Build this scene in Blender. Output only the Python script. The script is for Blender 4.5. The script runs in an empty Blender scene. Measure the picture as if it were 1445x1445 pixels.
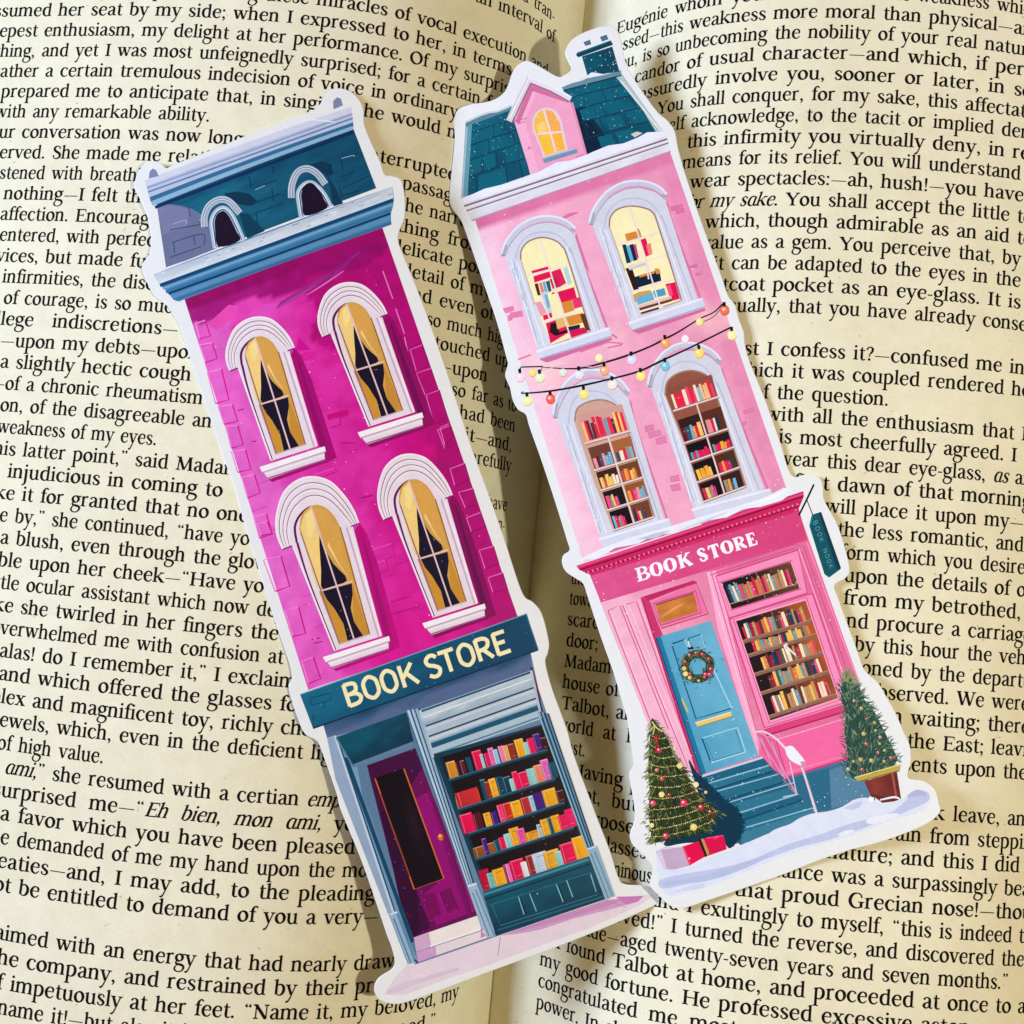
import bpy, bmesh, math, random
import numpy as np
from mathutils import Vector, Matrix

# ------------------------------------------------------------------ camera, light, exposure
SC = bpy.context.scene
CM = 0.01                                   # all planning below is in centimetres, scene in metres
FPX, CC = 1806.0, 722.5                     # focal length and centre of the photograph in its own pixels
TH = math.atan(0.061 * FPX / CC)            # the phone leans about 8.7 degrees
DIST = FPX * 0.012
FW = np.array([0, math.sin(TH), -math.cos(TH)]); UP = np.array([0, math.cos(TH), math.sin(TH)])
CAM = -FW * DIST
cd = bpy.data.cameras.new('camera'); cam = bpy.data.objects.new('camera', cd)
SC.collection.objects.link(cam); SC.camera = cam
cam.location = Vector(CAM * CM); cam.rotation_euler = (TH, 0, 0)
cd.sensor_width = 36; cd.lens = 36 * FPX / 1445.0
cd.clip_start = 0.005; cd.clip_end = 20
world = bpy.data.worlds.new('World'); SC.world = world; world.use_nodes = True
bg = world.node_tree.nodes['Background']
bg.inputs['Color'].default_value = (1.0, 0.53, 0.13, 1); bg.inputs['Strength'].default_value = 0.22

def area_lamp(name, pos, target, size, power, color):
    ld = bpy.data.lights.new(name, 'AREA'); ld.shape = 'DISK'; ld.size = size * CM; ld.energy = power; ld.color = color
    o = bpy.data.objects.new(name, ld); SC.collection.objects.link(o)
    o.location = Vector(pos) * CM
    o.rotation_euler = (Vector(target) - Vector(pos)).to_track_quat('-Z', 'Y').to_euler()
    return o
area_lamp('key_lamp', (21, -7, 35), (0, 0, 0), 2.0, 0.98, (0.94, 0.88, 0.69))
area_lamp('window_light', (-56, 12, 30), (0, 0, 0), 26, 4.85, (0.75, 0.93, 1.27))
SC.view_settings.view_transform = 'Standard'; SC.view_settings.look = 'None'
SC.view_settings.exposure = 0; SC.view_settings.gamma = 1

# ------------------------------------------------------------------ helpers
def lin(c):
    c = np.asarray(c, float) / 255.0
    return np.where(c <= 0.04045, c / 12.92, ((c + 0.055) / 1.055) ** 2.4)

def ray(u, v):
    return FW + (u - CC) / FPX * np.array([1, 0, 0.]) - (v - CC) / FPX * UP

def pts_of(s, org=(0, 0), sc=1.0):
    """'x,y x,y' measured in an enlarged crop of the photograph -> photograph pixels"""
    return np.array([[float(a) for a in q.split(',')] for q in s.split()]) / sc + np.array(org, float)

def link(name, me, parent=None, mat=None):
    o = bpy.data.objects.new(name, me); SC.collection.objects.link(o)
    if parent: o.parent = parent
    if mat: me.materials.append(mat)
    return o

def empty(name, loc, label, cat, group=None):
    o = bpy.data.objects.new(name, None); SC.collection.objects.link(o); o.location = loc
    o.empty_display_size = 0.01
    o['label'] = label; o['category'] = cat
    if group: o['group'] = group
    return o

def mesh_np(name, V, F, smooth=False):
    """V (n,3) metres, F list of index lists or (m,4) array"""
    me = bpy.data.meshes.new(name)
    if isinstance(F, np.ndarray):
        m = len(F); k = F.shape[1]
        me.vertices.add(len(V)); me.vertices.foreach_set('co', np.asarray(V, np.float32).ravel())
        me.loops.add(m * k); me.loops.foreach_set('vertex_index', F.astype(np.int32).ravel())
        me.polygons.add(m); me.polygons.foreach_set('loop_start', np.arange(0, m * k, k, dtype=np.int32))
        me.update(calc_edges=True)
    else:
        me.from_pydata([tuple(v) for v in V], [], F); me.update()
    if smooth: me.polygons.foreach_set('use_smooth', np.ones(len(me.polygons), bool))
    return me

def catmull(P, n=6, closed=False):
    P = np.asarray(P, float); N = len(P); out = []
    idx = range(N if closed else N - 1)
    for i in idx:
        if closed: a, b, c, d = P[i - 1], P[i], P[(i + 1) % N], P[(i + 2) % N]
        else: a, b, c, d = P[max(i - 1, 0)], P[i], P[i + 1], P[min(i + 2, N - 1)]
        for t in np.arange(n) / n:
            out.append(0.5 * (2 * b + (c - a) * t + (2 * a - 5 * b + 4 * c - d) * t * t + (3 * b - a - 3 * c + d) * t ** 3))
    if not closed: out.append(P[-1])
    return np.array(out)

def brush(P, n=6, closed=False, smooth=True):
    """points (x, y, width) -> quads of a stroke"""
    Q = catmull(P, n, closed) if smooth else np.asarray(P, float)
    xy = Q[:, :2]; w = np.maximum(Q[:, 2], 0.5) / 2
    if closed: d = np.roll(xy, -1, 0) - np.roll(xy, 1, 0)
    else: d = np.gradient(xy, axis=0)
    L = np.hypot(d[:, 0], d[:, 1]) + 1e-9; nrm = np.stack([-d[:, 1] / L, d[:, 0] / L], 1)
    A = xy + nrm * w[:, None]; B = xy - nrm * w[:, None]; m = len(Q)
    quads = []
    for i in range(m if closed else m - 1):
        j = (i + 1) % m; quads.append(np.array([A[i], A[j], B[j], B[i]])[::-1])
    return quads

def rgba_node(nt, c): 
    n = nt.nodes.new('ShaderNodeRGB'); n.outputs[0].default_value = (*c, 1); return n

def new_mat(name):
    m = bpy.data.materials.new(name); m.use_nodes = True
    return m, m.node_tree, m.node_tree.nodes['Principled BSDF']

def noise(nt, scale, detail=4, rough=0.6, vec=None):
    n = nt.nodes.new('ShaderNodeTexNoise'); n.inputs['Scale'].default_value = scale
    n.inputs['Detail'].default_value = detail; n.inputs['Roughness'].default_value = rough
    if vec: nt.links.new(vec, n.inputs['Vector'])
    return n

def ramp(nt, src, stops):
    r = nt.nodes.new('ShaderNodeValToRGB'); e = r.color_ramp.elements
    e[0].position, e[0].color = stops[0][0], (*stops[0][1], 1); e[1].position, e[1].color = stops[-1][0], (*stops[-1][1], 1)
    for p, c in stops[1:-1]:
        x = e.new(p); x.color = (*c, 1)
    nt.links.new(src, r.inputs['Fac']); return r

def mixc(nt, a, b, fac, mode='MIX'):
    n = nt.nodes.new('ShaderNodeMix'); n.data_type = 'RGBA'; n.blend_type = mode
    for s, i in ((fac, 0), (a, 6), (b, 7)):
        if isinstance(s, (int, float)): n.inputs[i].default_value = s
        elif isinstance(s, tuple): n.inputs[i].default_value = (*s, 1)
        else: nt.links.new(s, n.inputs[i])
    return n.outputs[2]

# ------------------------------------------------------------------ materials
def paper_material():
    m, nt, b = new_mat('aged_book_paper')
    tc = nt.nodes.new('ShaderNodeTexCoord'); O = tc.outputs['Object']
    big = noise(nt, 28, 5, 0.6, O); mid = noise(nt, 260, 5, 0.65, O); fib = noise(nt, 2600, 3, 0.7, O)
    c = ramp(nt, big.outputs['Fac'], [(0.25, (0.76, 0.73, 0.545)), (0.5, (0.805, 0.775, 0.595)), (0.8, (0.84, 0.815, 0.645))])
    g = ramp(nt, mid.outputs['Fac'], [(0.28, (0.90, 0.885, 0.85)), (0.62, (1, 1, 1))])
    c = mixc(nt, c.outputs[0], g.outputs[0], 0.75, 'MULTIPLY')
    f = ramp(nt, fib.outputs['Fac'], [(0.3, (0.90, 0.89, 0.87)), (0.7, (1.04, 1.04, 1.03))])
    c = mixc(nt, c, f.outputs[0], 0.6, 'MULTIPLY')
    sp = noise(nt, 900, 2, 0.5, O)                                    # the odd brown fleck in the pulp
    s = ramp(nt, sp.outputs['Fac'], [(0.735, (0, 0, 0)), (0.765, (1, 1, 1))])
    c = mixc(nt, c, (0.30, 0.22, 0.12), mathmul(nt, s.outputs[0], 0.55))
    nt.links.new(c, b.inputs['Base Color'])
    b.inputs['Roughness'].default_value = 0.88; b.inputs['Specular IOR Level'].default_value = 0.18
    bp = nt.nodes.new('ShaderNodeBump'); bp.inputs['Strength'].default_value = 0.22; bp.inputs['Distance'].default_value = 0.00012
    nt.links.new(mid.outputs['Fac'], bp.inputs['Height']); 
    bp2 = nt.nodes.new('ShaderNodeBump'); bp2.inputs['Strength'].default_value = 0.3; bp2.inputs['Distance'].default_value = 0.00004
    nt.links.new(fib.outputs['Fac'], bp2.inputs['Height']); nt.links.new(bp.outputs[0], bp2.inputs['Normal'])
    nt.links.new(bp2.outputs[0], b.inputs['Normal'])
    return m

def mathmul(nt, a, k):
    n = nt.nodes.new('ShaderNodeMath'); n.operation = 'MULTIPLY'; nt.links.new(a, n.inputs[0]); n.inputs[1].default_value = k
    return n.outputs[0]

def type_ink_material():
    m, nt, b = new_mat('black_type_ink')
    tc = nt.nodes.new('ShaderNodeTexCoord')
    n = noise(nt, 1500, 3, 0.6, tc.outputs['Object'])
    c = ramp(nt, n.outputs['Fac'], [(0.3, (0.003, 0.003, 0.004)), (0.8, (0.012, 0.011, 0.011))])
    nt.links.new(c.outputs[0], b.inputs['Base Color'])
    b.inputs['Roughness'].default_value = 0.8; b.inputs['Specular IOR Level'].default_value = 0.03
    return m

def print_material(name='laminated_print', base=None):
    """printed artwork under a satin laminate; colours come from the mesh's own ink attribute"""
    m, nt, b = new_mat(name)
    tc = nt.nodes.new('ShaderNodeTexCoord'); O = tc.outputs['Object']
    if base is None:
        at = nt.nodes.new('ShaderNodeAttribute'); at.attribute_name = 'ink'; col = at.outputs['Color']
    else: col = rgba_node(nt, base).outputs[0]
    g = noise(nt, 2300, 3, 0.7, O); w = noise(nt, 330, 5, 0.7, O)
    r1 = ramp(nt, g.outputs['Fac'], [(0.3, (0.88, 0.88, 0.88)), (0.72, (1.08, 1.08, 1.08))])
    r2 = ramp(nt, w.outputs['Fac'], [(0.3, (0.84, 0.84, 0.86)), (0.7, (1.10, 1.10, 1.09))])
    k = 0.4 if base is None else 0.2
    c = mixc(nt, col, r1.outputs[0], k, 'MULTIPLY'); c = mixc(nt, c, r2.outputs[0], k, 'MULTIPLY')
    nt.links.new(c, b.inputs['Base Color'])
    b.inputs['Roughness'].default_value = 0.33; b.inputs['Specular IOR Level'].default_value = 0.2
    bp = nt.nodes.new('ShaderNodeBump'); bp.inputs['Strength'].default_value = 0.10; bp.inputs['Distance'].default_value = 0.00008
    bn = noise(nt, 700, 4, 0.6, O); nt.links.new(bn.outputs['Fac'], bp.inputs['Height']); nt.links.new(bp.outputs[0], b.inputs['Normal'])
    return m
MAT_PAPER = paper_material(); MAT_TYPE = type_ink_material()
MAT_PRINT = print_material(); MAT_CARD = print_material('white_laminated_card', (0.77, 0.79, 0.80))
# ------------------------------------------------------------------ the open book
ZG, ANG, GU, KS = -2.78945, 0.095766, 758.045, 0.07673
KN = np.array([0, .45, 1.0, 1.7, 2.7, 4.0, 5.6, 7.8, 11.])
PG = {'L': dict(sg=-1, z=[0,0.64298,1.3715,1.9412,2.5159,2.9031,3.0028,2.8817,2.4011], t0=8.1394, lead=0.38215, skew=-0.0082599, tw=-0.10751, tw2=0.17245,
  W=[-0.031088,0.027685,0.048027,0.0029354,-0.024969,-0.038909,0.043348,0.043059,-0.053125,-0.24476,0.065033,0.20033,0.10877,-0.21656,0.069925,0.17206,-0.038868,-0.044929,-0.13818,0.017928,0.046827,-0.14302,0.073568,0.026138,-0.13712,0.027568,0.045844,0.054502,0.096956,0.020561]),
 'R': dict(sg=1, z=[0,0.79434,1.3915,2.1069,2.6982,3.0951,3.2432,3.137,2.0789], t0=9.3078, lead=0.3726, skew=-0.0012259, tw=0.18071, tw2=-0.50493,
  W=[-0.030435,0.014666,0.0098061,0.076873,0.054654,-0.10322,0.046944,-0.029999,0.035096,0.018882,-0.038056,-0.0023302,0.12202,-0.074227,-0.13853,-0.068064,-0.14981,0.01006,-0.10202,0.0032198,-0.079977,-0.080908,-0.017157,0.091469,0.060993,-0.021287,0.045262,-0.0043797,0.045977,-0.019576])}
DV = np.array([math.sin(ANG), math.cos(ANG), KS]); EV = np.array([math.cos(ANG), -math.sin(ANG), 0])
GO = CAM + ray(GU, CC) * ((ZG - CAM[2]) / ray(GU, CC)[2])      # a point on the gutter line

def spline(x, K, z):
    n = len(K); h = np.diff(K); A = np.zeros((n, n)); b = np.zeros(n); A[0, 0] = A[-1, -1] = 1
    for i in range(1, n - 1):
        A[i, i-1] = h[i-1]; A[i, i] = 2 * (h[i-1] + h[i]); A[i, i+1] = h[i]
        b[i] = 6 * ((z[i+1] - z[i]) / h[i] - (z[i] - z[i-1]) / h[i-1])
    M = np.linalg.solve(A, b); i = np.clip(np.searchsorted(K, x) - 1, 0, n - 2); t = x - K[i]; hh = h[i]; z = np.asarray(z)
    return z[i] + t * ((z[i+1] - z[i]) / hh - hh * (2 * M[i] + M[i+1]) / 6) + t * t * M[i] / 2 + t ** 3 * (M[i+1] - M[i]) / (6 * hh)

for g in PG.values():                                             # tables: distance from the gutter, height, length along the sheet
    xs = np.concatenate([np.linspace(0, 2, 61)[:-1], np.linspace(2, 11, 91)]); zz = spline(xs, KN, g['z'])
    sl = (zz[-1] - zz[-2]) / (xs[-1] - xs[-2]); xe = np.linspace(11.1, 14, 30)
    g['x'] = np.concatenate([xs, xe]); g['h'] = np.concatenate([zz, zz[-1] + sl * (xe - 11)])
    g['s'] = np.concatenate([[0], np.cumsum(np.hypot(np.diff(g['x']), np.diff(g['h'])))])

def sheet(side, s, t, lift=0.0):
    g = PG[side]; s = np.asarray(s, float); t = np.asarray(t, float)
    x = np.interp(s, g['s'], g['x']); h = np.interp(s, g['s'], g['h'])
    Z = h * (1 + g['tw2'] * t / 8) + g['tw'] * t * (1 - np.exp(-x / 1.5))
    P = GO + t[..., None] * DV + g['sg'] * x[..., None] * EV
    P[..., 2] += Z
    if lift:
        ds = 0.02; sl = (np.interp(s + ds, g['s'], g['h']) - np.interp(s - ds, g['s'], g['h'])) / np.maximum(np.interp(s + ds, g['s'], g['x']) - np.interp(s - ds, g['s'], g['x']), 1e-4)
        L = np.sqrt(1 + sl * sl)
        P += lift * ((-g['sg'] * sl / L)[..., None] * EV + (1 / L)[..., None] * np.array([0, 0, 1.]))
    return P

def project(P):
    Q = P - CAM; d = Q @ FW
    return CC + FPX * Q[..., 0] / d, CC - FPX * (Q @ UP) / d

def warp(side, s, t):
    W = PG[side]['W']; a = (np.clip(s, 1, 11.5) - 6) / 6; b = np.clip(t, -8.6, 8.8) / 9; r = 0; k = 0
    for m in range(6):
        for n in range(6):
            if m + n <= 7: r = r + W[k] * a ** m * b ** n; k += 1
    return r

book = empty('open_book', Vector((GO[0] * CM, GO[1] * CM, -0.046)), 'thick old open book with yellowed pages of black serif type lying under both bookmarks', 'book')
def rel(P): return np.asarray(P) * CM - np.array(book.location)

def page_block(side):
    g = PG[side]; smax = np.interp(13.2, g['x'], g['s'])
    S = np.concatenate([np.linspace(0, 3, 50)[:-1], np.linspace(3, smax, 70)]); T = np.linspace(-13.5, 12.5, 90)
    A, B = np.meshgrid(S, T, indexing='ij'); P = sheet(side, A, B); n, m = A.shape
    # soft unevenness of old paper
    ph = 0.012 * np.sin(A * 1.7 + B * 0.9) * np.sin(B * 0.63 + 1) * np.minimum(A / 4, 1); P[..., 2] += ph * 0.1
    V = P.reshape(-1, 3); F = []
    idx = lambda i, j: i * m + j
    for i in range(n - 1):
        for j in range(m - 1):
            f = [idx(i, j), idx(i + 1, j), idx(i + 1, j + 1), idx(i, j + 1)]
            F.append(f if g['sg'] > 0 else f[::-1])
    ring = [idx(i, 0) for i in range(n)] + [idx(n - 1, j) for j in range(1, m)] + [idx(i, m - 1) for i in range(n - 2, -1, -1)] + [idx(0, j) for j in range(m - 2, 0, -1)]
    low = V[ring].copy(); low[:, 2] = -4.3; k0 = len(V); V = np.concatenate([V, low]); k = len(ring)
    for i in range(k):
        j = (i + 1) % k; f = [ring[i], k0 + i, k0 + j, ring[j]]; F.append(f if g['sg'] > 0 else f[::-1])
    F.append([k0 + i for i in range(k)][::-1] if g['sg'] > 0 else [k0 + i for i in range(k)])
    me = mesh_np('page', rel(V), F)
    sm = np.zeros(len(F), bool); sm[:(n - 1) * (m - 1)] = True; me.polygons.foreach_set('use_smooth', sm)
    return link('page', me, book, MAT_PAPER)

# ------------------------------------------------------------------ an old-style roman, drawn stroke by stroke (x-height 100)
def V(x, y0, y1, w=20):
    w += 2; return [np.array([[x - w/2, y0], [x + w/2, y0], [x + w/2, y1], [x - w/2, y1]])]
def F_(x, y=0, w=48, h=9):                                        # foot serif with brackets
    return [np.array([[x - w/2, y], [x + w/2, y], [x + w/2, y + h*.7], [x + 11, y + h + 5], [x - 11, y + h + 5], [x - w/2, y + h*.7]])]
def H_(x, y, w=48, h=9):                                          # head serif, hanging below y
    return [np.array([[x - w/2, y], [x - w/2, y - h*.7], [x - 11, y - h - 5], [x + 11, y - h - 5], [x + w/2, y - h*.7], [x + w/2, y]])]
def FL(x, y): return [np.array([[x + 10, y + 4], [x - 24, y - 9], [x - 23, y - 14], [x - 9, y - 16], [x + 10, y - 20]])]   # slanted flag
def HB(x0, x1, y, h=8):
    h += 3; return [np.array([[x0, y - h/2], [x1, y - h/2], [x1, y + h/2], [x0, y + h/2]])]
def B_(*P): return brush([(x, y, w * 1.05 + 2.6) for x, y, w in P], 4)
def O_(cx, cy, rx, ry, ws=22, wh=8, tilt=0.35):
    a = np.arange(16) / 16 * 2 * math.pi
    return brush([(cx + rx * math.cos(q), cy + ry * math.sin(q), wh + 4 + (ws - wh) * abs(math.cos(q - tilt)) ** 1.3) for q in a], 2, True)
def D_(x, y, r=12):
    r *= 1.08
    a = np.arange(10) / 10 * 2 * math.pi; return [np.stack([x + r * np.cos(a), y + r * np.sin(a)], 1)]
def shift(g, dx, dy=0): return [q + np.array([dx, dy]) for q in g]
ARCH = lambda x: B_((x, 70, 6), (x + 14, 90, 9), (x + 34, 98, 13), (x + 51, 88, 19), (x + 56, 66, 20), (x + 56, 40, 20), (x + 56, 2, 20))
BOWL = B_((22, 80, 6), (38, 96, 9), (60, 98, 13), (80, 80, 20), (86, 50, 22), (78, 20, 20), (58, 2, 11), (38, 2, 8), (22, 16, 7))
LBOWL = [np.array([[104 - x, y] for x, y in q])[::-1] for q in B_((22, 86, 7), (38, 97, 9), (60, 97, 12), (80, 80, 20), (86, 48, 22), (78, 18, 20), (58, 2, 12), (38, 6, 8), (22, 22, 6))]
APOS = lambda x, y: D_(x, y, 10) + B_((x + 7, y + 2, 9), (x + 6, y - 10, 8), (x - 5, y - 22, 4))
QUOT = lambda x, y: D_(x, y, 10) + B_((x - 7, y - 2, 9), (x - 6, y + 10, 8), (x + 5, y + 22, 4))
G = {
 'a': (B_((18, 76, 17), (24, 90, 12), (42, 98, 8), (60, 92, 15), (68, 74, 20), (68, 24, 20), (73, 8, 15), (86, 5, 8), (95, 11, 5)) + B_((68, 62, 7), (40, 51, 9), (21, 36, 18), (18, 20, 20), (29, 5, 13), (47, 6, 8), (65, 22, 6)), 94),
 'b': (V(22, 6, 146) + FL(22, 146) + BOWL, 104), 'c': (B_((78, 76, 17), (70, 91, 12), (50, 98, 8), (31, 90, 15), (18, 66, 21), (16, 44, 22), (26, 17, 18), (48, 2, 12), (68, 7, 8), (84, 23, 5)), 90),
 'd': (V(82, 0, 146) + FL(82, 146) + LBOWL + HB(82, 106, 3, 7), 108),
 'e': (B_((80, 57, 9), (76, 84, 17), (56, 98, 9), (34, 92, 13), (18, 66, 20), (17, 42, 22), (28, 13, 18), (52, 1, 11), (70, 8, 8), (85, 25, 5)) + HB(19, 84, 57, 7), 95),
 'f': (V(30, 0, 112) + B_((30, 95, 20), (31, 118, 20), (42, 139, 12), (56, 147, 9), (67, 140, 13), (70, 131, 15)) + HB(4, 60, 96) + F_(31, 0, 54), 60),
 'g': (O_(45, 66, 29, 31, 21, 8) + B_((66, 88, 8), (82, 97, 9), (95, 95, 13)) + B_((32, 38, 7), (18, 24, 11), (24, 8, 15), (50, 4, 19), (80, -4, 19), (91, -24, 16), (76, -52, 10), (46, -63, 8), (17, -52, 12), (11, -32, 13), (20, -12, 8), (32, 4, 6)), 97),
 'h': (V(22, 0, 146) + FL(22, 146) + ARCH(24) + F_(22) + F_(80, 0, 44), 108), 'i': (V(25, 0, 100) + FL(25, 100) + F_(25) + D_(23, 133), 51),
 'j': (B_((25, 98, 20), (25, -20, 20), (18, -50, 13), (-4, -62, 11)) + FL(25, 100) + D_(23, 133), 50),
 'k': (V(22, 0, 146) + FL(22, 146) + F_(22) + B_((30, 44, 8), (56, 70, 8), (82, 96, 8)) + B_((46, 62, 8), (62, 40, 21), (94, 4, 21)) + H_(84, 100, 44) + F_(96, 0, 38), 112),
 'l': (V(25, 0, 146) + FL(25, 146) + F_(25), 51), 'm': (V(22, 0, 100) + FL(22, 100) + ARCH(24) + ARCH(82) + F_(22) + F_(80, 0, 42) + F_(138, 0, 44), 166),
 'n': (V(22, 0, 100) + FL(22, 100) + ARCH(24) + F_(22) + F_(80, 0, 44), 108), 'o': (O_(50, 49, 35, 46, 23, 9), 100),
 'p': (V(22, -64, 100) + FL(22, 100) + BOWL + F_(22, -66, 50), 105), 'q': (V(82, -64, 98, 20) + LBOWL + F_(82, -66, 50), 106),
 'r': (V(24, 0, 100) + FL(24, 100) + F_(25, 0, 50) + B_((26, 70, 6), (40, 90, 9), (54, 98, 13), (68, 91, 19)), 78),
 's': (B_((64, 74, 13), (59, 91, 9), (41, 98, 8), (23, 88, 14), (18, 72, 18), (36, 54, 20), (58, 39, 20), (66, 24, 18), (55, 6, 13), (37, 1, 8), (20, 9, 10), (14, 28, 13)), 80),
 't': (B_((31, 130, 3), (30, 110, 15), (30, 60, 20), (30, 22, 20), (38, 5, 14), (52, 2, 9), (66, 11, 5)) + HB(7, 62, 96), 66),
 'u': (B_((24, 98, 20), (24, 50, 20), (26, 22, 20), (40, 3, 14), (60, 4, 9), (80, 24, 6)) + V(82, 0, 100) + FL(24, 100) + FL(82, 100) + HB(82, 106, 3, 7), 108),
 'v': (B_((16, 98, 21), (50, 4, 19)) + B_((82, 98, 8), (52, 2, 8)) + H_(18, 100, 46) + H_(82, 100, 40), 98), 'w': (B_((16, 98, 21), (46, 4, 19)) + B_((74, 98, 8), (48, 2, 8)) + B_((70, 98, 21), (102, 4, 19)) + B_((130, 98, 8), (104, 2, 8)) + H_(18, 100, 44) + H_(68, 100, 44) + H_(130, 100, 38), 147),
 'x': (B_((20, 98, 21), (82, 2, 21)) + B_((80, 98, 8), (18, 2, 8)) + H_(22, 100, 44) + H_(80, 100, 40) + F_(18, 0, 40) + F_(80, 0, 46), 100),
 'y': (B_((16, 98, 21), (50, 6, 19)) + B_((84, 98, 8), (50, -4, 8), (34, -44, 10), (20, -60, 14), (8, -56, 13)) + H_(18, 100, 46) + H_(82, 100, 40), 98),
 'z': (HB(10, 78, 95, 9) + HB(8, 82, 5, 9) + B_((72, 92, 20), (16, 8, 20)) + V(14, 76, 96, 8) + V(78, 4, 26, 8), 88),
 'I': (V(32, 0, 134, 23) + F_(32, 0, 58) + H_(32, 134, 58), 64), 'T': (V(66, 0, 134, 23) + F_(66, 0, 58) + HB(8, 124, 129, 10) + B_((12, 132, 8), (7, 102, 5)) + B_((120, 132, 8), (125, 102, 5)), 130),
 'E': (V(30, 0, 134, 23) + HB(8, 106, 129, 9) + HB(8, 112, 4, 9) + HB(36, 84, 69, 8) + V(84, 55, 84, 7) + B_((104, 132, 7), (108, 104, 5)) + B_((108, 4, 8), (117, 32, 5)), 120),
 'F': (V(30, 0, 134, 23) + HB(8, 106, 129, 9) + HB(36, 84, 66, 8) + V(84, 52, 82, 7) + B_((104, 132, 7), (108, 104, 5)) + F_(30, 0, 58), 112),
 'L': (V(30, 0, 134, 23) + H_(30, 134, 58) + HB(8, 108, 4, 9) + B_((104, 4, 8), (113, 34, 5)), 114),
 'H': (V(30, 0, 134, 23) + V(122, 0, 134, 23) + HB(30, 122, 69, 8) + F_(30, 0, 56) + F_(122, 0, 56) + H_(30, 134, 56) + H_(122, 134, 56), 152),
 'N': (V(28, 0, 132, 9) + V(120, 0, 134, 9) + B_((24, 130, 24), (116, 4, 24)) + F_(28, 0, 46) + H_(120, 134, 46) + H_(18, 134, 30), 148),
 'M': (B_((32, 130, 9), (24, 0, 9)) + B_((32, 132, 24), (82, 6, 22)) + B_((134, 132, 9), (84, 6, 9)) + B_((136, 132, 24), (144, 0, 24)) + F_(24, 0, 44) + F_(144, 0, 56) + H_(28, 134, 44) + H_(140, 134, 44), 172),
 'S': (B_((82, 104, 13), (76, 126, 9), (52, 134, 9), (28, 122, 18), (22, 98, 22), (44, 76, 23), (76, 58, 23), (88, 32, 22), (74, 8, 15), (48, 0, 9), (24, 10, 9), (14, 38, 12)), 102),
 'Y': (B_((16, 132, 23), (66, 62, 22)) + B_((120, 132, 9), (70, 62, 9)) + V(68, 0, 66, 23) + F_(68, 0, 58) + H_(20, 134, 52) + H_(116, 134, 44), 134),
 'G': (B_((116, 94, 10), (104, 124, 10), (72, 135, 9), (36, 120, 19), (17, 80, 24), (20, 42, 24), (46, 8, 17), (84, 1, 9), (116, 14, 9)) + V(112, 4, 56, 22) + H_(112, 60, 56), 140),
 'O': (O_(70, 67, 54, 64, 25, 9), 140), 'C': (B_((112, 94, 10), (100, 124, 10), (70, 135, 9), (36, 120, 19), (17, 80, 24), (20, 42, 24), (46, 8, 17), (82, 1, 9), (116, 30, 6)), 128),
 'W': (B_((18, 132, 24), (58, 4, 22)) + B_((98, 132, 9), (60, 2, 9)) + B_((90, 132, 24), (134, 4, 22)) + B_((172, 132, 9), (136, 2, 9)) + H_(20, 134, 50) + H_(92, 134, 50) + H_(172, 134, 44), 190),
 'D': (V(30, 0, 134, 23) + B_((30, 129, 9), (76, 128, 11), (112, 104, 20), (124, 66, 24), (110, 28, 20), (74, 6, 11), (30, 5, 9)) + H_(26, 134, 46) + F_(26, 0, 46), 138),
 'A': (B_((64, 134, 24), (112, 2, 24)) + B_((62, 134, 9), (18, 2, 9)) + HB(34, 94, 48, 8) + F_(18, 0, 44) + F_(112, 0, 54), 132),
 'B': (V(30, 0, 134, 23) + B_((30, 129, 9), (70, 127, 12), (90, 102, 21), (70, 76, 11), (30, 72, 8)) + B_((50, 72, 8), (84, 66, 13), (100, 38, 23), (80, 8, 12), (30, 5, 9)) + H_(26, 134, 44) + F_(26, 0, 44), 116),
 'P': (V(30, 0, 134, 23) + B_((30, 129, 9), (74, 127, 12), (96, 98, 22), (74, 66, 11), (34, 62, 8)) + H_(26, 134, 44) + F_(30, 0, 56), 108),
 '.': (D_(22, 10, 12.5), 46), ',': (D_(22, 10, 12) + B_((31, 9, 9), (30, -8, 9), (16, -26, 4)), 46), ':': (D_(22, 10) + D_(22, 84), 46), ';': (D_(22, 84) + D_(22, 10) + B_((31, 9, 9), (30, -8, 9), (16, -26, 4)), 46),
 '!': (D_(24, 10) + B_((24, 134, 20), (24, 90, 17), (24, 36, 5)), 48), '?': (D_(36, 10) + B_((12, 104, 14), (22, 126, 10), (42, 134, 9), (64, 118, 18), (60, 88, 17), (40, 62, 9), (36, 34, 6)), 78),
 '-': (HB(8, 50, 44, 10), 58), '\u2014': (brush([(10 + 13.8 * k, 46, 9.5) for k in range(11)], 1, smooth=False), 158), '\u2019': (APOS(22, 134), 42), '\u201c': (QUOT(24, 112) + QUOT(56, 112), 82), '\u201d': (APOS(24, 134) + APOS(56, 134), 82)}
G['\u00e9'] = (G['e'][0] + B_((44, 112, 7), (68, 142, 14)), G['e'][1])
ITAL = dict(G)
ITAL['a'] = (LBOWL + B_((82, 98, 18), (80, 40, 19), (82, 12, 17), (94, 3, 8), (108, 20, 5)), 106)
def italic(g): return [np.stack([q[:, 0] * 0.9 + q[:, 1] * 0.27, q[:, 1]], 1) for q in g]

XH = 0.172 / 100                                                 # centimetres per font unit
def advance(ch, it): return 78 if ch == ' ' else ((ITAL if it else G).get(ch, G['o'])[1] * (0.88 if it else 1.0))

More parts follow.
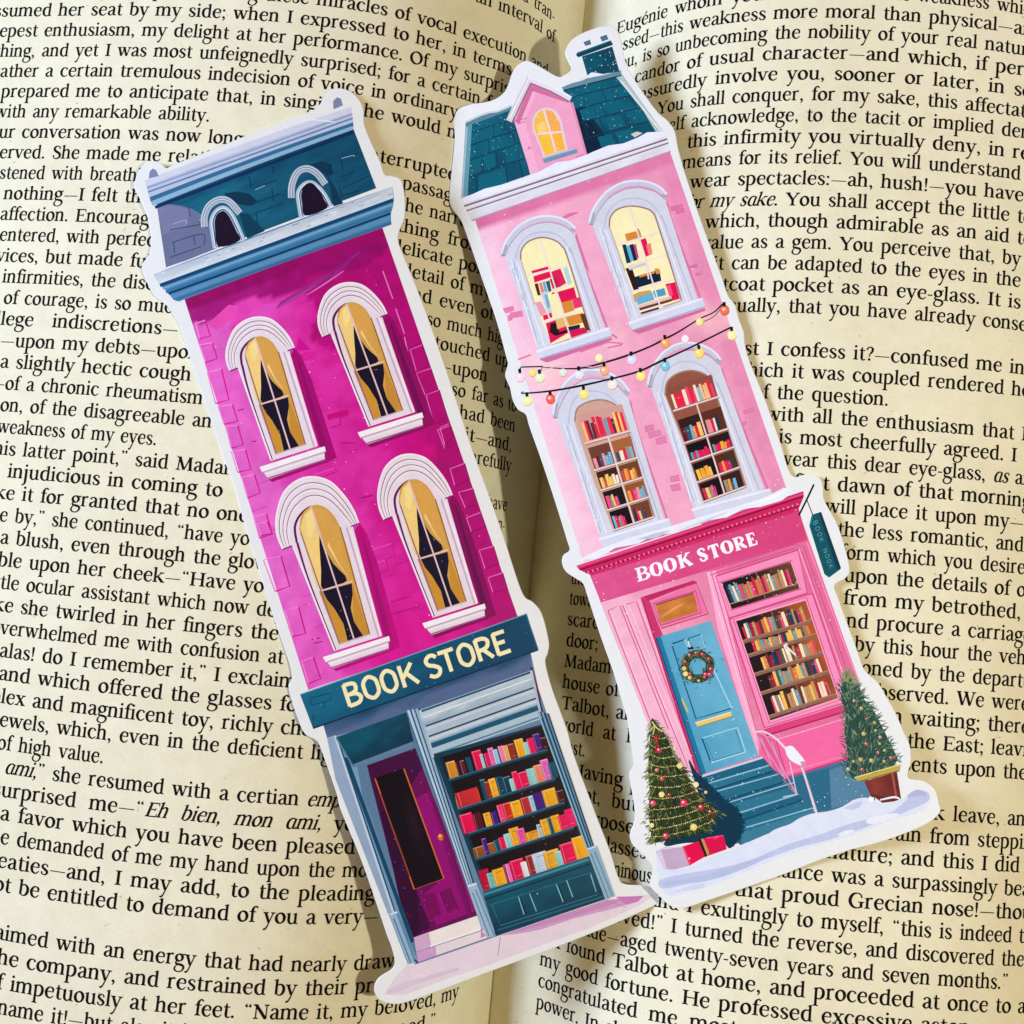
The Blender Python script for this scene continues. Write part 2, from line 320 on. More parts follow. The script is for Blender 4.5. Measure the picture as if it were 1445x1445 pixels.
def set_line(side, i, txt, u0, u1):
    """one printed line (or the piece of it that shows): '{' and '}' mark the letters whose edges sit at u0 and u1"""
    g = PG[side]; it = False; items = []; a = b = None
    for ch in txt:
        if ch == '_': it = not it
        elif ch == '{': a = len(items)
        elif ch == '}': b = len(items)
        else: items.append((ch, it))
    a = 0 if a is None else a; b = len(items) if b is None else b
    tl = g['t0'] - g['lead'] * i
    S = np.linspace(0.2, np.interp(13, g['x'], g['s']), 500); T = tl + g['skew'] * (S - 3) + warp(side, S, tl)
    u, _ = project(sheet(side, S, T)); o = np.argsort(u)
    e0, e1 = np.interp([u0, u1], u[o], S[o])
    if side == 'L': e0, e1 = -e0, -e1                              # run along the line, left to right
    want = e1 - e0
    core = items[a:b]; nat = sum(advance(c, k) for c, k in core if c != ' ') * XH; nsp = sum(c == ' ' for c, _ in core)
    tight = 6 * XH
    nat -= tight * 2
    if nsp:
        k = np.clip((want - nsp * 72 * XH) / nat, 0.90, 1.08); sp = (want - k * nat) / nsp
        if sp < 38 * XH: sp = 38 * XH; k = (want - nsp * sp) / nat
    else: k = want / nat; sp = 78 * XH
    k = float(np.clip(k, 0.75, 1.2)); x = e0 - tight * k
    x -= sum(sp if c == ' ' else advance(c, q) * XH * k for c, q in items[:a])
    out = []
    for c, q in items:
        if c != ' ':
            gl = (ITAL if q else G)[c][0]; gl = italic(gl) if q else gl
            for poly in gl: out.append(np.stack([x + poly[:, 0] * XH * k, poly[:, 1] * XH], 1))
            x += advance(c, q) * XH * k
        else: x += sp
    return [(tl, np.stack([-p[:, 0] if side == 'L' else p[:, 0], p[:, 1]], 1)) for p in out]
LINES = {'L': """-3|and {tran-}|753|782
-2|after {an interval of}|671|782
0|period along these {miracles of vocal execution} and|447|742
1|as{sumed her seat by my side; when I expressed to her, in terms} of|2|721
2|de{epest enthusiasm, my delight at her performance. Of my surpri}se|-1|709.5
3|not{hing, and yet I was most unfeignedly surprised; for a certain} feeling|0|676.8
4|r{ather a certain tremulous indecision of voice in ordinary}|0|645
5|{prepared me to anticipate that, in sing}ing|1.4|446
5|s{he would n}ot|513|643
6|w{ith any remarkable ability.}|10|295
7|o{ur conversation was now long}er|-2|342
7|n{terrupte}d|535.6|630
8|s{erved. She made me rel}ation|-1|266
8|{passa}ges|568|624.7
9|li{stened with breath}less|-1|192
9|t{he narr}ow|571.6|647
10|{nothing\u2014I felt th}at|5|198
10|t{hing fro}m|570|660
11|{affection. Encourag}ed|0|209
11|d{elicate po}rtion|567.4|671
12|{entered, with perfe}ct|-1|205
12|d{etail of m}y|581.5|681
13|v{ices, but made fu}ll|7|205
13|an{d even of} my|595.7|695
14|{infirmities, the dis}cretion|3|203.5
14|{so much hi}gher|602|701
15|{of courage, is so mu}ch|5|230
15|{touched up}on|613|716
16|col{lege  indiscretions\u2014}|0.8|250.5
16|\u2014{upon h}is|638|720
17|{\u2014upon my debts\u2014upo}n|0|264
17|{so far as to}|636.7|727.8
18|{a slightly hectic cough}|0|268.5
18|{had been}|648|726
19|\u2014{of a chronic rheumatism}|7|285
19|i{t\u2014and,}|662|721
20|reas{on, of the disagreeable an}d|0|297.6
20|ca{refully}|673|720.5
21|w{eakness of my eyes.}|13|220
22|th{is latter point,\u201d said Mada}me|5|314
22|h{ave}|695|714.7
23|been {injudicious in coming to}|10.5|312.8
23|upo{n-}|702|711.5
24|tak{e it for granted that no on}e|8|335
25|th{e by,\u201d she continued, \u201chave yo}u|-1|351
26|{a blush, even through the glo}w|0|357
27|visib{le upon her cheek\u2014\u201cHave yo}u|11|371
28|lit{tle ocular assistant which now d}epends|0|375
29|lik{e she twirled in her fingers the}|6|391.7
30|o{verwhelmed me with confusion at}|0|398.6
31|{alas! do I remember it,\u201d I exclai}med|-1|391.7
32|{and which offered the glasses} for|-2|382
33|comp{lex and magnificent toy, richly} chased|1|383.4
34|j{ewels, which, even in the deficient li}ght|-1|451.5
35|{of high value.}|-4|145
36|Mon _{ami,_\u201d she resumed with a certian _em}presse_|6|465
37|s{urprised me\u2014\u201c_Eh bien, mon ami,_} you|1.4|451.5
38|{a favor which you have been pleased}|0|499.6
39|she demand{ed of me my hand upon the m}ost|118|503.8
40|entreaties\u2014a{nd, I may add, to the pleading}s|108|527
41|not be enti{tled to demand of you a very\u2014}|116|533
43|exclaimed with {an energy that had nearly draw}n|145.7|555.7
44|the company, {and restrained by their pr}oof|174.7|525.6
45|himself impetuously {at her feet. \u201cName it, my beloved, my}|182.5|646
46|name it!\u2014{but al}so it is grant|118|188.6
46|nam{ed.\u201d}|574.4|613.4
47|such it is, my sweet and only love, said she|10|480""",
'R': """1|{Eug\u00e9nie whom} you have so|870|1018.7
1|this {weakness} which|1295.5|1395
2|confe{ssed\u2014this weakness more moral than physical\u2014a}nd|878.5|1442
3|yo{u, is so unbecoming the nobility of your real natu}re|884.6|1439.5
4|{candor of usual character\u2014and which, if pe}rmitted|895.8|1433
5|a{ssuredly involve you, sooner or later, in} some|913|1417
6|{You shall conquer, for my sake, this affecta}tion|927.9|1438
7|yourse{lf acknowledge, to the tacit or implied de}nial|953.8|1439
8|{this infirmity you virtually deny, in} resorting|969.4|1417
9|{means for its relief. You will understand} me|963|1439.5
10|{wear spectacles:\u2014ah, hush!\u2014you have}|974|1443.6
11|_fo{r my sake_. You shall accept the little} toy|983|1423.7
12|{which, though admirable as an aid} to|995.6|1423.4
13|v{alue as a gem. You perceive that, by}|1003.3|1439.5
14|i{t can be adapted to the eyes in the}|1013.5|1439.5
15|waist{coat pocket as an eye-glass. It is}|1028.8|1439.5
16|cas{ually, that you have already cons}ented|1039.9|1436
18|mus{t I confess it?\u2014confused me in}|1062|1445
19|wh{ich it was coupled rendered} her|1071|1416
20|o{f the question.}|1077|1253
21|w{ith all the enthusiasm that} I|1102.6|1430.3
22|th{is most cheerfully agreed. I} said|1099|1434
23|w{ear this dear eye-glass, _as_} and|1118.4|1421
24|firs{t dawn of that mornin}g|1161|1441
25|w{ill place it upon my}\u2014|1186|1423
26|{the less romantic, and}|1182|1443.6
27|f{orm which you desir}e|1194.5|1434
28|{upon the details of} our|1191|1423.7
29|{from my betrothed,}|1190|1439.5
29|{th}e|805.5|818
30|a{nd procure a carria}ge|1194.5|1430
30|{to}wards|803.4|816
31|{by this hour the} vehicle|1206|1398.8
31|{scar}cely|800.6|834.6
32|mentio{ned by the depart}ure|1230|1442
32|{door;}|799|843
33|o{bserved. We wer}e|1238|1439.5
33|{Mada}me|796.4|844
34|i{n waiting;} there|1258|1382
34|{house o}f|794|864.9
35|t{he East;} leaving|1290|1387
35|{Talbot,} and|792.3|858.8
36|pres{ents upon} the|1286|1404
36|w{orld at} home|801.5|868
37|la{st.}|808.4|824.7
38|took {leave,} and|1345|1409.8
38|H{aving} possession|824|878
39|refr{ain from stepp}ing|1264|1436.7
39|no{t, bu}t|835|889
40|na{ture; and this I did} by|1198.6|1438
40|pur{pose}|847|893.7
41|countenan{ce was a surpassingly} beautiful|1134|1406
41|g{lasses}|855.5|911
42|th{at proud Grecian nose!}\u2014though|1064.4|1380
42|om{ino}us|875.8|898.8
43|and I {exultingly to myself, \u201cthis is indeed} the|989|1427
44|belov{ed!\u201d I turned the reverse, and discovered} the|891|1402
45|lade\u2014{aged twenty-seven years and seven months.\u201d}|875|1422
46|{I found Talbot at home, and proceeded at once to} a|785|1425.6
47|{my good fortune. He professed excessive} aston|762|1286
48|{congratulated me} most|759.5|954.7
49|{power. In} short|756.7|844"""}

for side in 'LR':
    pg = page_block(side); polys = []
    for ln in LINES[side].split('\n'):
        i, txt, u0, u1 = ln.split('|'); polys += set_line(side, int(i), txt, float(u0), float(u1))
    n = [len(p) for _, p in polys]; TL = np.repeat([t for t, _ in polys], n); ST = np.concatenate([p for _, p in polys])
    T = TL + PG[side]['skew'] * (ST[:, 0] - 3) + warp(side, ST[:, 0], TL) + ST[:, 1]
    Pm = sheet(side, ST[:, 0], T, lift=0.0022); ph = 0.012 * np.sin(ST[:, 0] * 1.7 + T * 0.9) * np.sin(T * 0.63 + 1) * np.minimum(ST[:, 0] / 4, 1); Pm[:, 2] += ph * 0.1
    me = bpy.data.meshes.new('printed_text'); st = np.cumsum([0] + n[:-1])
    me.vertices.add(len(Pm)); me.vertices.foreach_set('co', rel(Pm).astype(np.float32).ravel())
    me.loops.add(len(Pm)); me.loops.foreach_set('vertex_index', np.arange(len(Pm), dtype=np.int32))
    me.polygons.add(len(n)); me.polygons.foreach_set('loop_start', st.astype(np.int32)); me.update(calc_edges=True)
    link('printed_text', me, pg, MAT_TYPE)

# cloth-grey boards under the two page blocks, and the table the book lies on
def board():
    c = [GO + x * EV + t * DV * np.array([1, 1, 0]) for x, t in ((-13.8, -14), (13.8, -14), (13.8, 13), (-13.8, 13))]
    V8 = [[p[0], p[1], z] for z in (-4.6, -4.304) for p in c]
    F = [[3, 2, 1, 0], [4, 5, 6, 7], [0, 1, 5, 4], [1, 2, 6, 5], [2, 3, 7, 6], [3, 0, 4, 7]]
    m, nt, b = new_mat('book_cloth'); n = noise(nt, 900, 3); c = ramp(nt, n.outputs['Fac'], [(0.3, (0.05, 0.03, 0.025)), (0.7, (0.09, 0.055, 0.04))]); nt.links.new(c.outputs[0], b.inputs['Base Color'])
    link('cover', mesh_np('cover', rel(V8), F), book, m)
board()
m, nt, b = new_mat('wooden_table'); n = noise(nt, 30, 5); c = ramp(nt, n.outputs['Fac'], [(0.3, (0.16, 0.10, 0.06)), (0.7, (0.24, 0.15, 0.09))]); nt.links.new(c.outputs[0], b.inputs['Base Color'])
tb = link('table_top', mesh_np('table_top', np.array([[x, y, z] for z in (-0.07, -0.0462) for x, y in ((-.45, -.35), (.45, -.35), (.45, .35), (-.45, .35))]), [[3, 2, 1, 0], [4, 5, 6, 7], [0, 1, 5, 4], [1, 2, 6, 5], [2, 3, 7, 6], [3, 0, 4, 7]]), None, m); tb['kind'] = 'structure'
# ------------------------------------------------------------------ bookmarks: die-cut laminated cards with printed artwork
INK = np.array([1.05, 1.05, 1.05])
STEP = 0.00013                                                    # centimetres between one printed shape and the next over it
THICK = 0.042

def homog(src, dst):
    A = []; b = []
    for (x, y), (X, Y) in zip(src, dst):
        A += [[x, y, 1, 0, 0, 0, -X * x, -X * y], [0, 0, 0, x, y, 1, -Y * x, -Y * y]]; b += [X, Y]
    h = np.append(np.linalg.solve(np.array(A), np.array(b)), 1).reshape(3, 3)
    def f(P):
        P = np.asarray(P, float); w = P @ h[2, :2] + 1
        return np.stack([(P @ h[0, :2] + h[0, 2]) / w, (P @ h[1, :2] + h[1, 2]) / w], -1)
    return f
UNIT = [(0, 0), (1, 0), (1, 1), (0, 1)]

class Art:
    def __init__(self, label, plane, outline, rng, bend=(0, 0)):
        self.bend = bend; self.folds = np.append(np.arange(-6, bend[0], 0.2), bend[0]); self.lev = np.zeros((1700, 1700), np.int16); self.nsh = 0
        self.a, self.bx, self.by, self.cx, self.cy = plane; self.h = 0; self.rng = random.Random(rng)
        L = math.sqrt(1 + self.bx ** 2 + self.by ** 2); self.n = np.array([-self.bx, -self.by, 1]) / L
        c = self.lift(outline).mean(0)
        self.root = empty('bookmark', Vector(c * CM), label, 'bookmark', 'bookshop bookmarks on the open pages'); self.org = c
        O = catmull(outline, 5, True); top = self.lift(O); k = len(O)
        e = np.roll(O, -1, 0) - np.roll(O, 1, 0); nr = np.stack([-e[:, 1], e[:, 0]], 1); nr /= np.hypot(nr[:, 0], nr[:, 1])[:, None]
        cen_in = O + nr * 0.8
        ar = np.sum(O[:, 0] * np.roll(O[:, 1], -1) - np.roll(O[:, 0], -1) * O[:, 1])
        if ar < 0: cen_in = O - nr * 0.8
        rings = [self.lift(cen_in), top - self.n * 0.006, top - self.n * (THICK - 0.004), self.lift(cen_in) - self.n * THICK]
        V = np.concatenate(rings); F = []
        up = [i for i in range(k)]
        if ar > 0: up = up[::-1]                                   # photograph y runs down
        F.append(up)
        for r in range(3):
            for i in range(k):
                j = (i + 1) % k; f = [r * k + i, r * k + j, (r + 1) * k + j, (r + 1) * k + i]
                F.append(f if ar > 0 else f[::-1])
        F.append([3 * k + i for i in up][::-1])
        me = mesh_np('card', self.loc(V), F); H = np.repeat([0, -0.006, -(THICK - 0.004), -THICK], k)
        self.flex(me, H); self.card = link('card', me, self.root, MAT_CARD)
    def flex(self, me, H):
        """slice flat shapes into strips where the card bends, so that print and card keep the same curve"""
        if not self.bend[1]: return
        me.attributes.new('h', 'FLOAT', 'POINT').data.foreach_set('value', np.asarray(H, np.float32))
        bm = bmesh.new(); bm.from_mesh(me); hl = bm.verts.layers.float['h']
        for X in self.folds[1:]:
            x = (X + self.cx - self.org[0]) * CM
            if any(v.co.x < x for v in bm.verts): bmesh.ops.bisect_plane(bm, geom=bm.verts[:] + bm.edges[:] + bm.faces[:], dist=1e-8, plane_co=(x, 0, 0), plane_no=(1, 0, 0))
        for v in bm.verts:
            X = v.co.x / CM + self.org[0] - self.cx; Y = v.co.y / CM + self.org[1] - self.cy
            z = self.a + v[hl] + self.bx * X + self.by * Y - float(self.sag(X))
            v.co.z = (z - self.org[2]) * CM
        bm.to_mesh(me); bm.free(); me.attributes.remove(me.attributes['h'])
    def loc(self, P): return (P - self.org) * CM
    def lift(self, px, h=0.0):
        px = np.asarray(px, float); d = FW + ((px[..., 0] - CC) / FPX)[..., None] * np.array([1, 0, 0.]) - ((px[..., 1] - CC) / FPX)[..., None] * UP
        a = self.a + h
        for _ in range(7):                                         # the card flexes a little where it overhangs
            r = (a + self.bx * (CAM[0] - self.cx) + self.by * (CAM[1] - self.cy) - CAM[2]) / (d[..., 2] - self.bx * d[..., 0] - self.by * d[..., 1])
            P = CAM + d * r[..., None]
            a = self.a + h - self.sag(P[..., 0] - self.cx)
        return P
    def sag(self, X): return np.interp(X, self.folds, self.bend[1] * (self.bend[0] - self.folds) ** 2)
    def cells(self, P):
        lo = np.floor(P.min(0)).astype(int); hi = np.ceil(P.max(0)).astype(int); x, y = P[:, 0], P[:, 1]
        ar = abs(np.sum(x * np.roll(y, -1) - np.roll(x, -1) * y)) / 2
        if ar < 150 and len(P) == 4:
            k = int(max(2, min(40, np.ceil(max(np.hypot(*(P[1] - P[0])), np.hypot(*(P[2] - P[1])), 1) / .7)))); t = (np.arange(k) + .5) / k
            U, W = np.meshgrid(t, t); U = U.ravel()[:, None]; W = W.ravel()[:, None]
            Q = (P[0] * (1 - U) + P[1] * U) * (1 - W) + (P[3] * (1 - U) + P[2] * U) * W
            return np.clip(Q.astype(int), 0, 1690)
        gx, gy = np.meshgrid(np.arange(lo[0], hi[0] + 1) + .5, np.arange(lo[1], hi[1] + 1) + .5); gx = gx.ravel(); gy = gy.ravel(); ins = np.zeros(len(gx), bool); j = len(P) - 1
        for i in range(len(P)):
            if y[i] != y[j]: ins ^= ((y[i] > gy) != (y[j] > gy)) & (gx < (x[j] - x[i]) * (gy - y[i]) / (y[j] - y[i]) + x[i])
            j = i
        Q = np.stack([gx[ins], gy[ins]], 1)
        if not len(Q): Q = P
        return np.clip(Q.astype(int), 0, 1690)
    def part(self, name, parent=None): return Part(self, name, parent)

class Part:
    """one printed part: collects flat shapes given in photograph pixels; a shape lies one step above whatever it overlaps"""
    def __init__(self, art, name, parent): self.A, self.name, self.par = art, name, parent; self.V = []; self.F = []; self.C = []; self.H = []; self.n = 0; self.obj = None; self.pend = []
    def next(self):
        if not self.pend: return
        A = self.A; A.nsh += 1; cs = np.concatenate([A.cells(P) for P, _ in self.pend])
        l = int(A.lev[cs[:, 1], cs[:, 0]].max()) + 1; A.lev[cs[:, 1], cs[:, 0]] = l
        h = STEP * (l + (A.nsh % 9) / 11.0); n = [len(P) for P, _ in self.pend]
        self.V.append(A.loc(A.lift(np.concatenate([P for P, _ in self.pend]), h)))
        self.C.append(np.concatenate([c for _, c in self.pend])); self.H.append(np.full(sum(n), h))
        for k in n: self.F.append(list(range(self.n, self.n + k))); self.n += k
        self.pend = []
    def add(self, P, C):
        P = np.asarray(P, float); k = len(P); C = np.asarray(C, float); C = np.tile(C, (k, 1)) if C.ndim == 1 else C
        ar = np.sum(P[:, 0] * np.roll(P[:, 1], -1) - np.roll(P[:, 0], -1) * P[:, 1])
        if ar > 0: P = P[::-1]; C = C[::-1]
        self.pend.append((P, np.clip(lin(np.clip(C, 0, 255)) ** 1.13 * INK, 0.0025, 0.9)))
    def poly(self, P, c, up=True):
        if up: self.next()
        self.add(P, c); return self
    def strip(self, P, w, c, up=True, n=4, smooth=True, closed=False, c2=None):
        """a stroke of width w (number or per-point list) in pixels"""
        if up: self.next()
        P = np.asarray(P, float); w = np.broadcast_to(np.asarray(w, float), (len(P),))
        qs = brush(np.column_stack([P, w]), n, closed, smooth)
        for i, q in enumerate(qs):
            self.add(q, c if c2 is None else np.asarray(c, float) + (np.asarray(c2, float) - np.asarray(c, float)) * (i / max(1, len(qs) - 1)))
        return self
    def grid(self, quad, fn, nu, nv, up=True):
        """a quad shaded by fn(u, v) -> colour, for washes of ink"""
        if up: self.next()
        f = homog(UNIT, quad) if not callable(quad) else quad
        us = np.linspace(0, 1, nu + 1); vs = np.linspace(0, 1, nv + 1); U, W = np.meshgrid(us, vs, indexing='ij')
        P = f(np.stack([U, W], -1).reshape(-1, 2)).reshape(nu + 1, nv + 1, 2)
        C = np.array([[fn(u, v) for v in vs] for u in us], float)
        for i in range(nu):
            for j in range(nv):
                ix = [(i, j), (i + 1, j), (i + 1, j + 1), (i, j + 1)]
                self.add([P[a] for a in ix], [C[a] for a in ix])
        return self
    def disc(self, c, r, col, edge=None, up=True, n=14, ry=None, rot=0):
        if up: self.next()
        a = np.arange(n) / n * 2 * math.pi; ry = ry or r; x = r * np.cos(a); y = ry * np.sin(a); cr, sr = math.cos(rot), math.sin(rot)
        P = np.stack([c[0] + x * cr - y * sr, c[1] + x * sr + y * cr], 1)
        if edge is None: self.add(P, col)
        else:
            for i in range(n):
                j = (i + 1) % n; self.add([np.array(c, float), P[i], P[j]], [col, edge, edge])
        return self
    def done(self):
        self.next()
        V = np.concatenate(self.V); me = mesh_np(self.name, V, self.F)
        at = me.attributes.new('ink', 'FLOAT_COLOR', 'POINT'); C = np.concatenate(self.C); at.data.foreach_set('color', np.column_stack([C, np.ones(len(C))]).astype(np.float32).ravel())
        self.A.flex(me, np.concatenate(self.H)); self.obj = link(self.name, me, self.par or self.A.root, MAT_PRINT); return self.obj

def mix(a, b, t): t = min(1, max(0, t)); return np.asarray(a, float) * (1 - t) + np.asarray(b, float) * t
def vnoise(seed):
    r = np.random.RandomState(seed); T = r.rand(64, 64)
    def f(x, y):
        i, j = int(math.floor(x)), int(math.floor(y)); a, b = x - i, y - j; a = a * a * (3 - 2 * a); b = b * b * (3 - 2 * b)
        t = lambda p, q: T[p % 64, q % 64]
        return (t(i, j) * (1 - a) + t(i + 1, j) * a) * (1 - b) + (t(i, j + 1) * (1 - a) + t(i + 1, j + 1) * a) * b
    return f

def lattice_letters(part, text, spans, quad, w, col, glyphs):
    """letters drawn with strokes in a unit box each, placed along a quad"""
    f = homog(UNIT, quad); part.next()
    for ch, (a, b) in zip(text.replace(' ', ''), spans):
        for st in glyphs[ch]:
            closed = st[-1] == 'c'; pts = st[:-1] if closed else st
            P = np.array([p[:2] for p in pts], float); ws = np.array([p[2] if len(p) > 2 else 1 for p in pts], float) * w
            P = np.stack([a + P[:, 0] * (b - a), P[:, 1]], 1)
            part.next(); part.strip(f(P), ws, col, up=False, closed=closed, n=5, smooth=len(P) > 2)

def books_row(part, f, x0, x1, y, hmax, cols, rng, wr=(0.03, 0.06), lean=0.0, hvar=0.35, pages=0.25):
    """upright book spines standing on a shelf line; f maps unit square to pixels, y grows downwards"""
    x = x0
    while x < x1 - 0.01:
        w = min(rng.uniform(*wr), x1 - x); h = hmax * (1 - rng.random() * hvar); c = np.array(rng.choice(cols), float)
        l = lean * rng.uniform(-1, 1)
        part.add(f([(x, y), (x + w * .94, y), (x + w * .94 + l, y - h), (x + l, y - h)]), c)
        if rng.random() < pages and w > 0.025:
            part.next(); part.add(f([(x + w * .3, y - h * .75), (x + w * .62, y - h * .75), (x + w * .62, y - h * .66), (x + w * .3, y - h * .66)]), mix(c, (255, 240, 200), .55)); pass
        x += w
SANS = {  # plain rounded capitals
 'B': [[(.1, 1), (.1, 0)], [(.1, .03), (.55, .04), (.78, .14), (.74, .38), (.45, .48), (.1, .49)], [(.3, .49), (.7, .54), (.92, .74), (.74, .94), (.4, .98), (.1, .98)]],
 'O': [[(.5, .02), (.84, .2), (.9, .5), (.84, .8), (.5, .98), (.16, .8), (.1, .5), (.16, .2), 'c']],
 'K': [[(.12, 0), (.12, 1)], [(.82, .02), (.18, .58)], [(.4, .4), (.92, 1)]],
 'S': [[(.86, .16), (.66, .03), (.36, .04), (.14, .2), (.24, .4), (.6, .52), (.88, .7), (.74, .93), (.42, .98), (.12, .86)]],
 'T': [[(.02, .04), (.98, .04)], [(.5, .04), (.5, 1)]],
 'R': [[(.12, 1), (.12, 0)], [(.12, .03), (.6, .04), (.86, .18), (.78, .42), (.5, .52), (.14, .53)], [(.44, .52), (.94, 1)]],
 'E': [[(.14, 0), (.14, 1)], [(.1, .03), (.88, .03)], [(.14, .48), (.74, .48)], [(.1, .97), (.92, .97)]],
 'N': [[(.1, 1), (.1, 0)], [(.1, .02), (.9, .98)], [(.9, 1), (.9, 0)]]}
SLAB = {  # fat display capitals with serifs: third number scales the stroke
 'B': [[(.25, 1, 1.5), (.25, 0, 1.5)], [(.2, .05, .5), (.62, .06, .7), (.82, .26, 1.5), (.6, .48, .6), (.25, .49, .5)], [(.4, .49, .5), (.76, .54, .8), (.92, .76, 1.6), (.66, .95, .7), (.2, .95, .5)], [(.0, .04, .5), (.3, .04, .5)], [(.0, .96, .5), (.3, .96, .5)]],
 'O': [[(.5, .04, .6), (.82, .22, 1.5), (.88, .5, 1.9), (.82, .78, 1.5), (.5, .96, .6), (.18, .78, 1.5), (.12, .5, 1.9), (.18, .22, 1.5), 'c']],
 'K': [[(.22, 0, 1.6), (.22, 1, 1.6)], [(.8, .04, .8), (.3, .58, .8)], [(.44, .36, 1.5), (.86, .98, 1.7)], [(0, .04, .5), (.42, .04, .5)], [(0, .96, .5), (.42, .96, .5)], [(.64, .04, .5), (1, .04, .5)], [(.66, .96, .5), (1.02, .96, .5)]],
 'S': [[(.84, .26, .9), (.7, .07, .8), (.42, .04, .7), (.16, .22, 1.4), (.34, .43, 1.7), (.66, .56, 1.7), (.86, .76, 1.4), (.6, .96, .7), (.3, .94, .7), (.12, .72, .9)]],
 'T': [[(.02, .06, .8), (.98, .06, .8)], [(.5, .04, 1.7), (.5, 1, 1.7)], [(.06, .04, .7), (.03, .3, .5)], [(.94, .04, .7), (.97, .3, .5)], [(.24, .96, .5), (.76, .96, .5)]],
 'R': [[(.24, 1, 1.6), (.24, 0, 1.6)], [(.2, .05, .5), (.6, .06, .7), (.82, .27, 1.5), (.6, .5, .6), (.25, .52, .5)], [(.54, .52, 1.2), (.74, .78, 1.5), (1.0, .96, .8)], [(0, .04, .5), (.3, .04, .5)], [(0, .96, .5), (.48, .96, .5)]],
 'E': [[(.24, 0, 1.6), (.24, 1, 1.6)], [(.0, .05, .7), (.88, .05, .7)], [(.24, .5, .6), (.68, .5, .6)], [(0, .95, .7), (.94, .95, .7)], [(.86, .04, .6), (.9, .28, .5)], [(.92, .96, .6), (.97, .68, .5)], [(.66, .38, .5), (.66, .62, .5)]]}
OUT_MAGENTA = pts_of('''189.7,265 192,250 196.6,240 206,229 221.5,227.6 230,233 235.5,237 246.4,231.8 296,212.4 357,187.5 412.5,166.7 443,154.3 454,143.2 460,131 473.4,124.4 492.8,128 506.6,140.4 513,155.7 514,175 523,198.6 537,229 542.6,246 553.7,248.4 564.8,252.6 569.5,265 571.7,290 570.3,309.3 563.4,326 562,339.8 570,362 580,386 600,437 627.5,515.6 640,553 661,618 673.4,653 692.8,705.8 712,761 728.8,813.8 740,841.5 752.3,849.8 764.8,866.4 774.5,905 773,922 769.7,935 779.2,971.8 800,1029 810.7,1067.8 839.8,1146.3 860,1198.6 873.2,1239.3 883.4,1248 903.7,1249.5 918.3,1253.8 928,1262.6 928.4,1274 906.6,1285.8 854.3,1309 781.6,1338 694.4,1370 636.3,1392 592.7,1408 563.6,1416.6 545,1415 532.5,1407 527.7,1394 535,1379.6 553.6,1367 556.9,1355 552,1335 545.3,1317.3 528.7,1267.5 508,1209 481,1143 474.7,1119 452.6,1056 445.7,1044.5 430.5,1035.5 420,1013.3 411,986 407.3,968 412,957 409,938 400,911 386,870.7 373.7,832 360,787 351.6,761 339.7,720.5 328.6,681.7 313.4,641 299.5,598 284.3,555 270.5,512.9 260.8,482.4 253.6,460 246.4,447.7 235.4,431 216,414.5 203.5,388 200.8,373 210.5,359 213.4,339.8 210.5,314.8 200.8,287''')
OUT_PINK = pts_of('''797.5,72.6 807,56 829,43.5 857,36 870.8,42 876.8,58.8 883.5,89 898.5,117 926,155.6 942.8,170.9 952.5,186 956.7,208 967.7,247 990,313.4 1017.5,388 1027.4,417 1037,430 1042.6,449.3 1049.6,468.7 1051.5,487 1059,513 1079.5,563 1100.4,622 1116.7,670 1139,669 1156,673.5 1161.8,688.3 1163.5,706 1183.7,745 1198.8,800.5 1193,815.7 1178,826 1183.7,846 1208,913 1220,945 1238.8,963 1251.3,984 1263.7,1005.9 1276,1034 1284,1052.6 1285.5,1074.4 1281.5,1097 1304,1102.4 1319.8,1114.9 1324.8,1133.6 1326,1147 1304,1164.7 1248,1186.5 1201.4,1199 1154.7,1214.5 1108,1233 1045.7,1255 999,1270.6 964.7,1281.5 946,1278.4 930.5,1264.4 917,1248.8 921,1227 913,1212 906,1205 893,1192 888.7,1177.7 895.5,1156 894.5,1134.5 890.3,1109.6 888,1091.3 893.7,1079.7 892,1059.7 887.8,1034.8 884.5,1011.6 879.5,996 866.2,951 846.2,894 829.6,843 823,824 813,816.5 799,807 793,795 794.8,783.5 803.6,776 800,762 782.8,706.3 762.9,646.5 747,602 741.9,585 731,577.7 723.6,564.5 719.5,547 712.8,530 716.5,514.6 714.5,504 701.2,454.8 682.9,401 659.6,334.5 649.6,309.6 638,294.6 633.9,279.7 636.3,251.4 641.5,200 641,180 641.6,164 648,152.9 663.2,147.3 693.7,141.8 713,128 724,100.3 735.2,88.5 749,87 785,107.2 796,105.8 806,97.5 801,85''')
# ------------------------------------------------------------------ the magenta bookshop bookmark
cA = lambda s: pts_of(s, (180, 110), 3.6125)
cB = lambda s: pts_of(s, (240, 380), 3.6125)
cC = lambda s: pts_of(s, (380, 620), 3.6125)
cD = lambda s: pts_of(s, (400, 850), 3.6125)
cE = lambda s: pts_of(s, (520, 1030), 3.4405)
NAVY = (18, 52, 88); TEAL = (14, 84, 112)

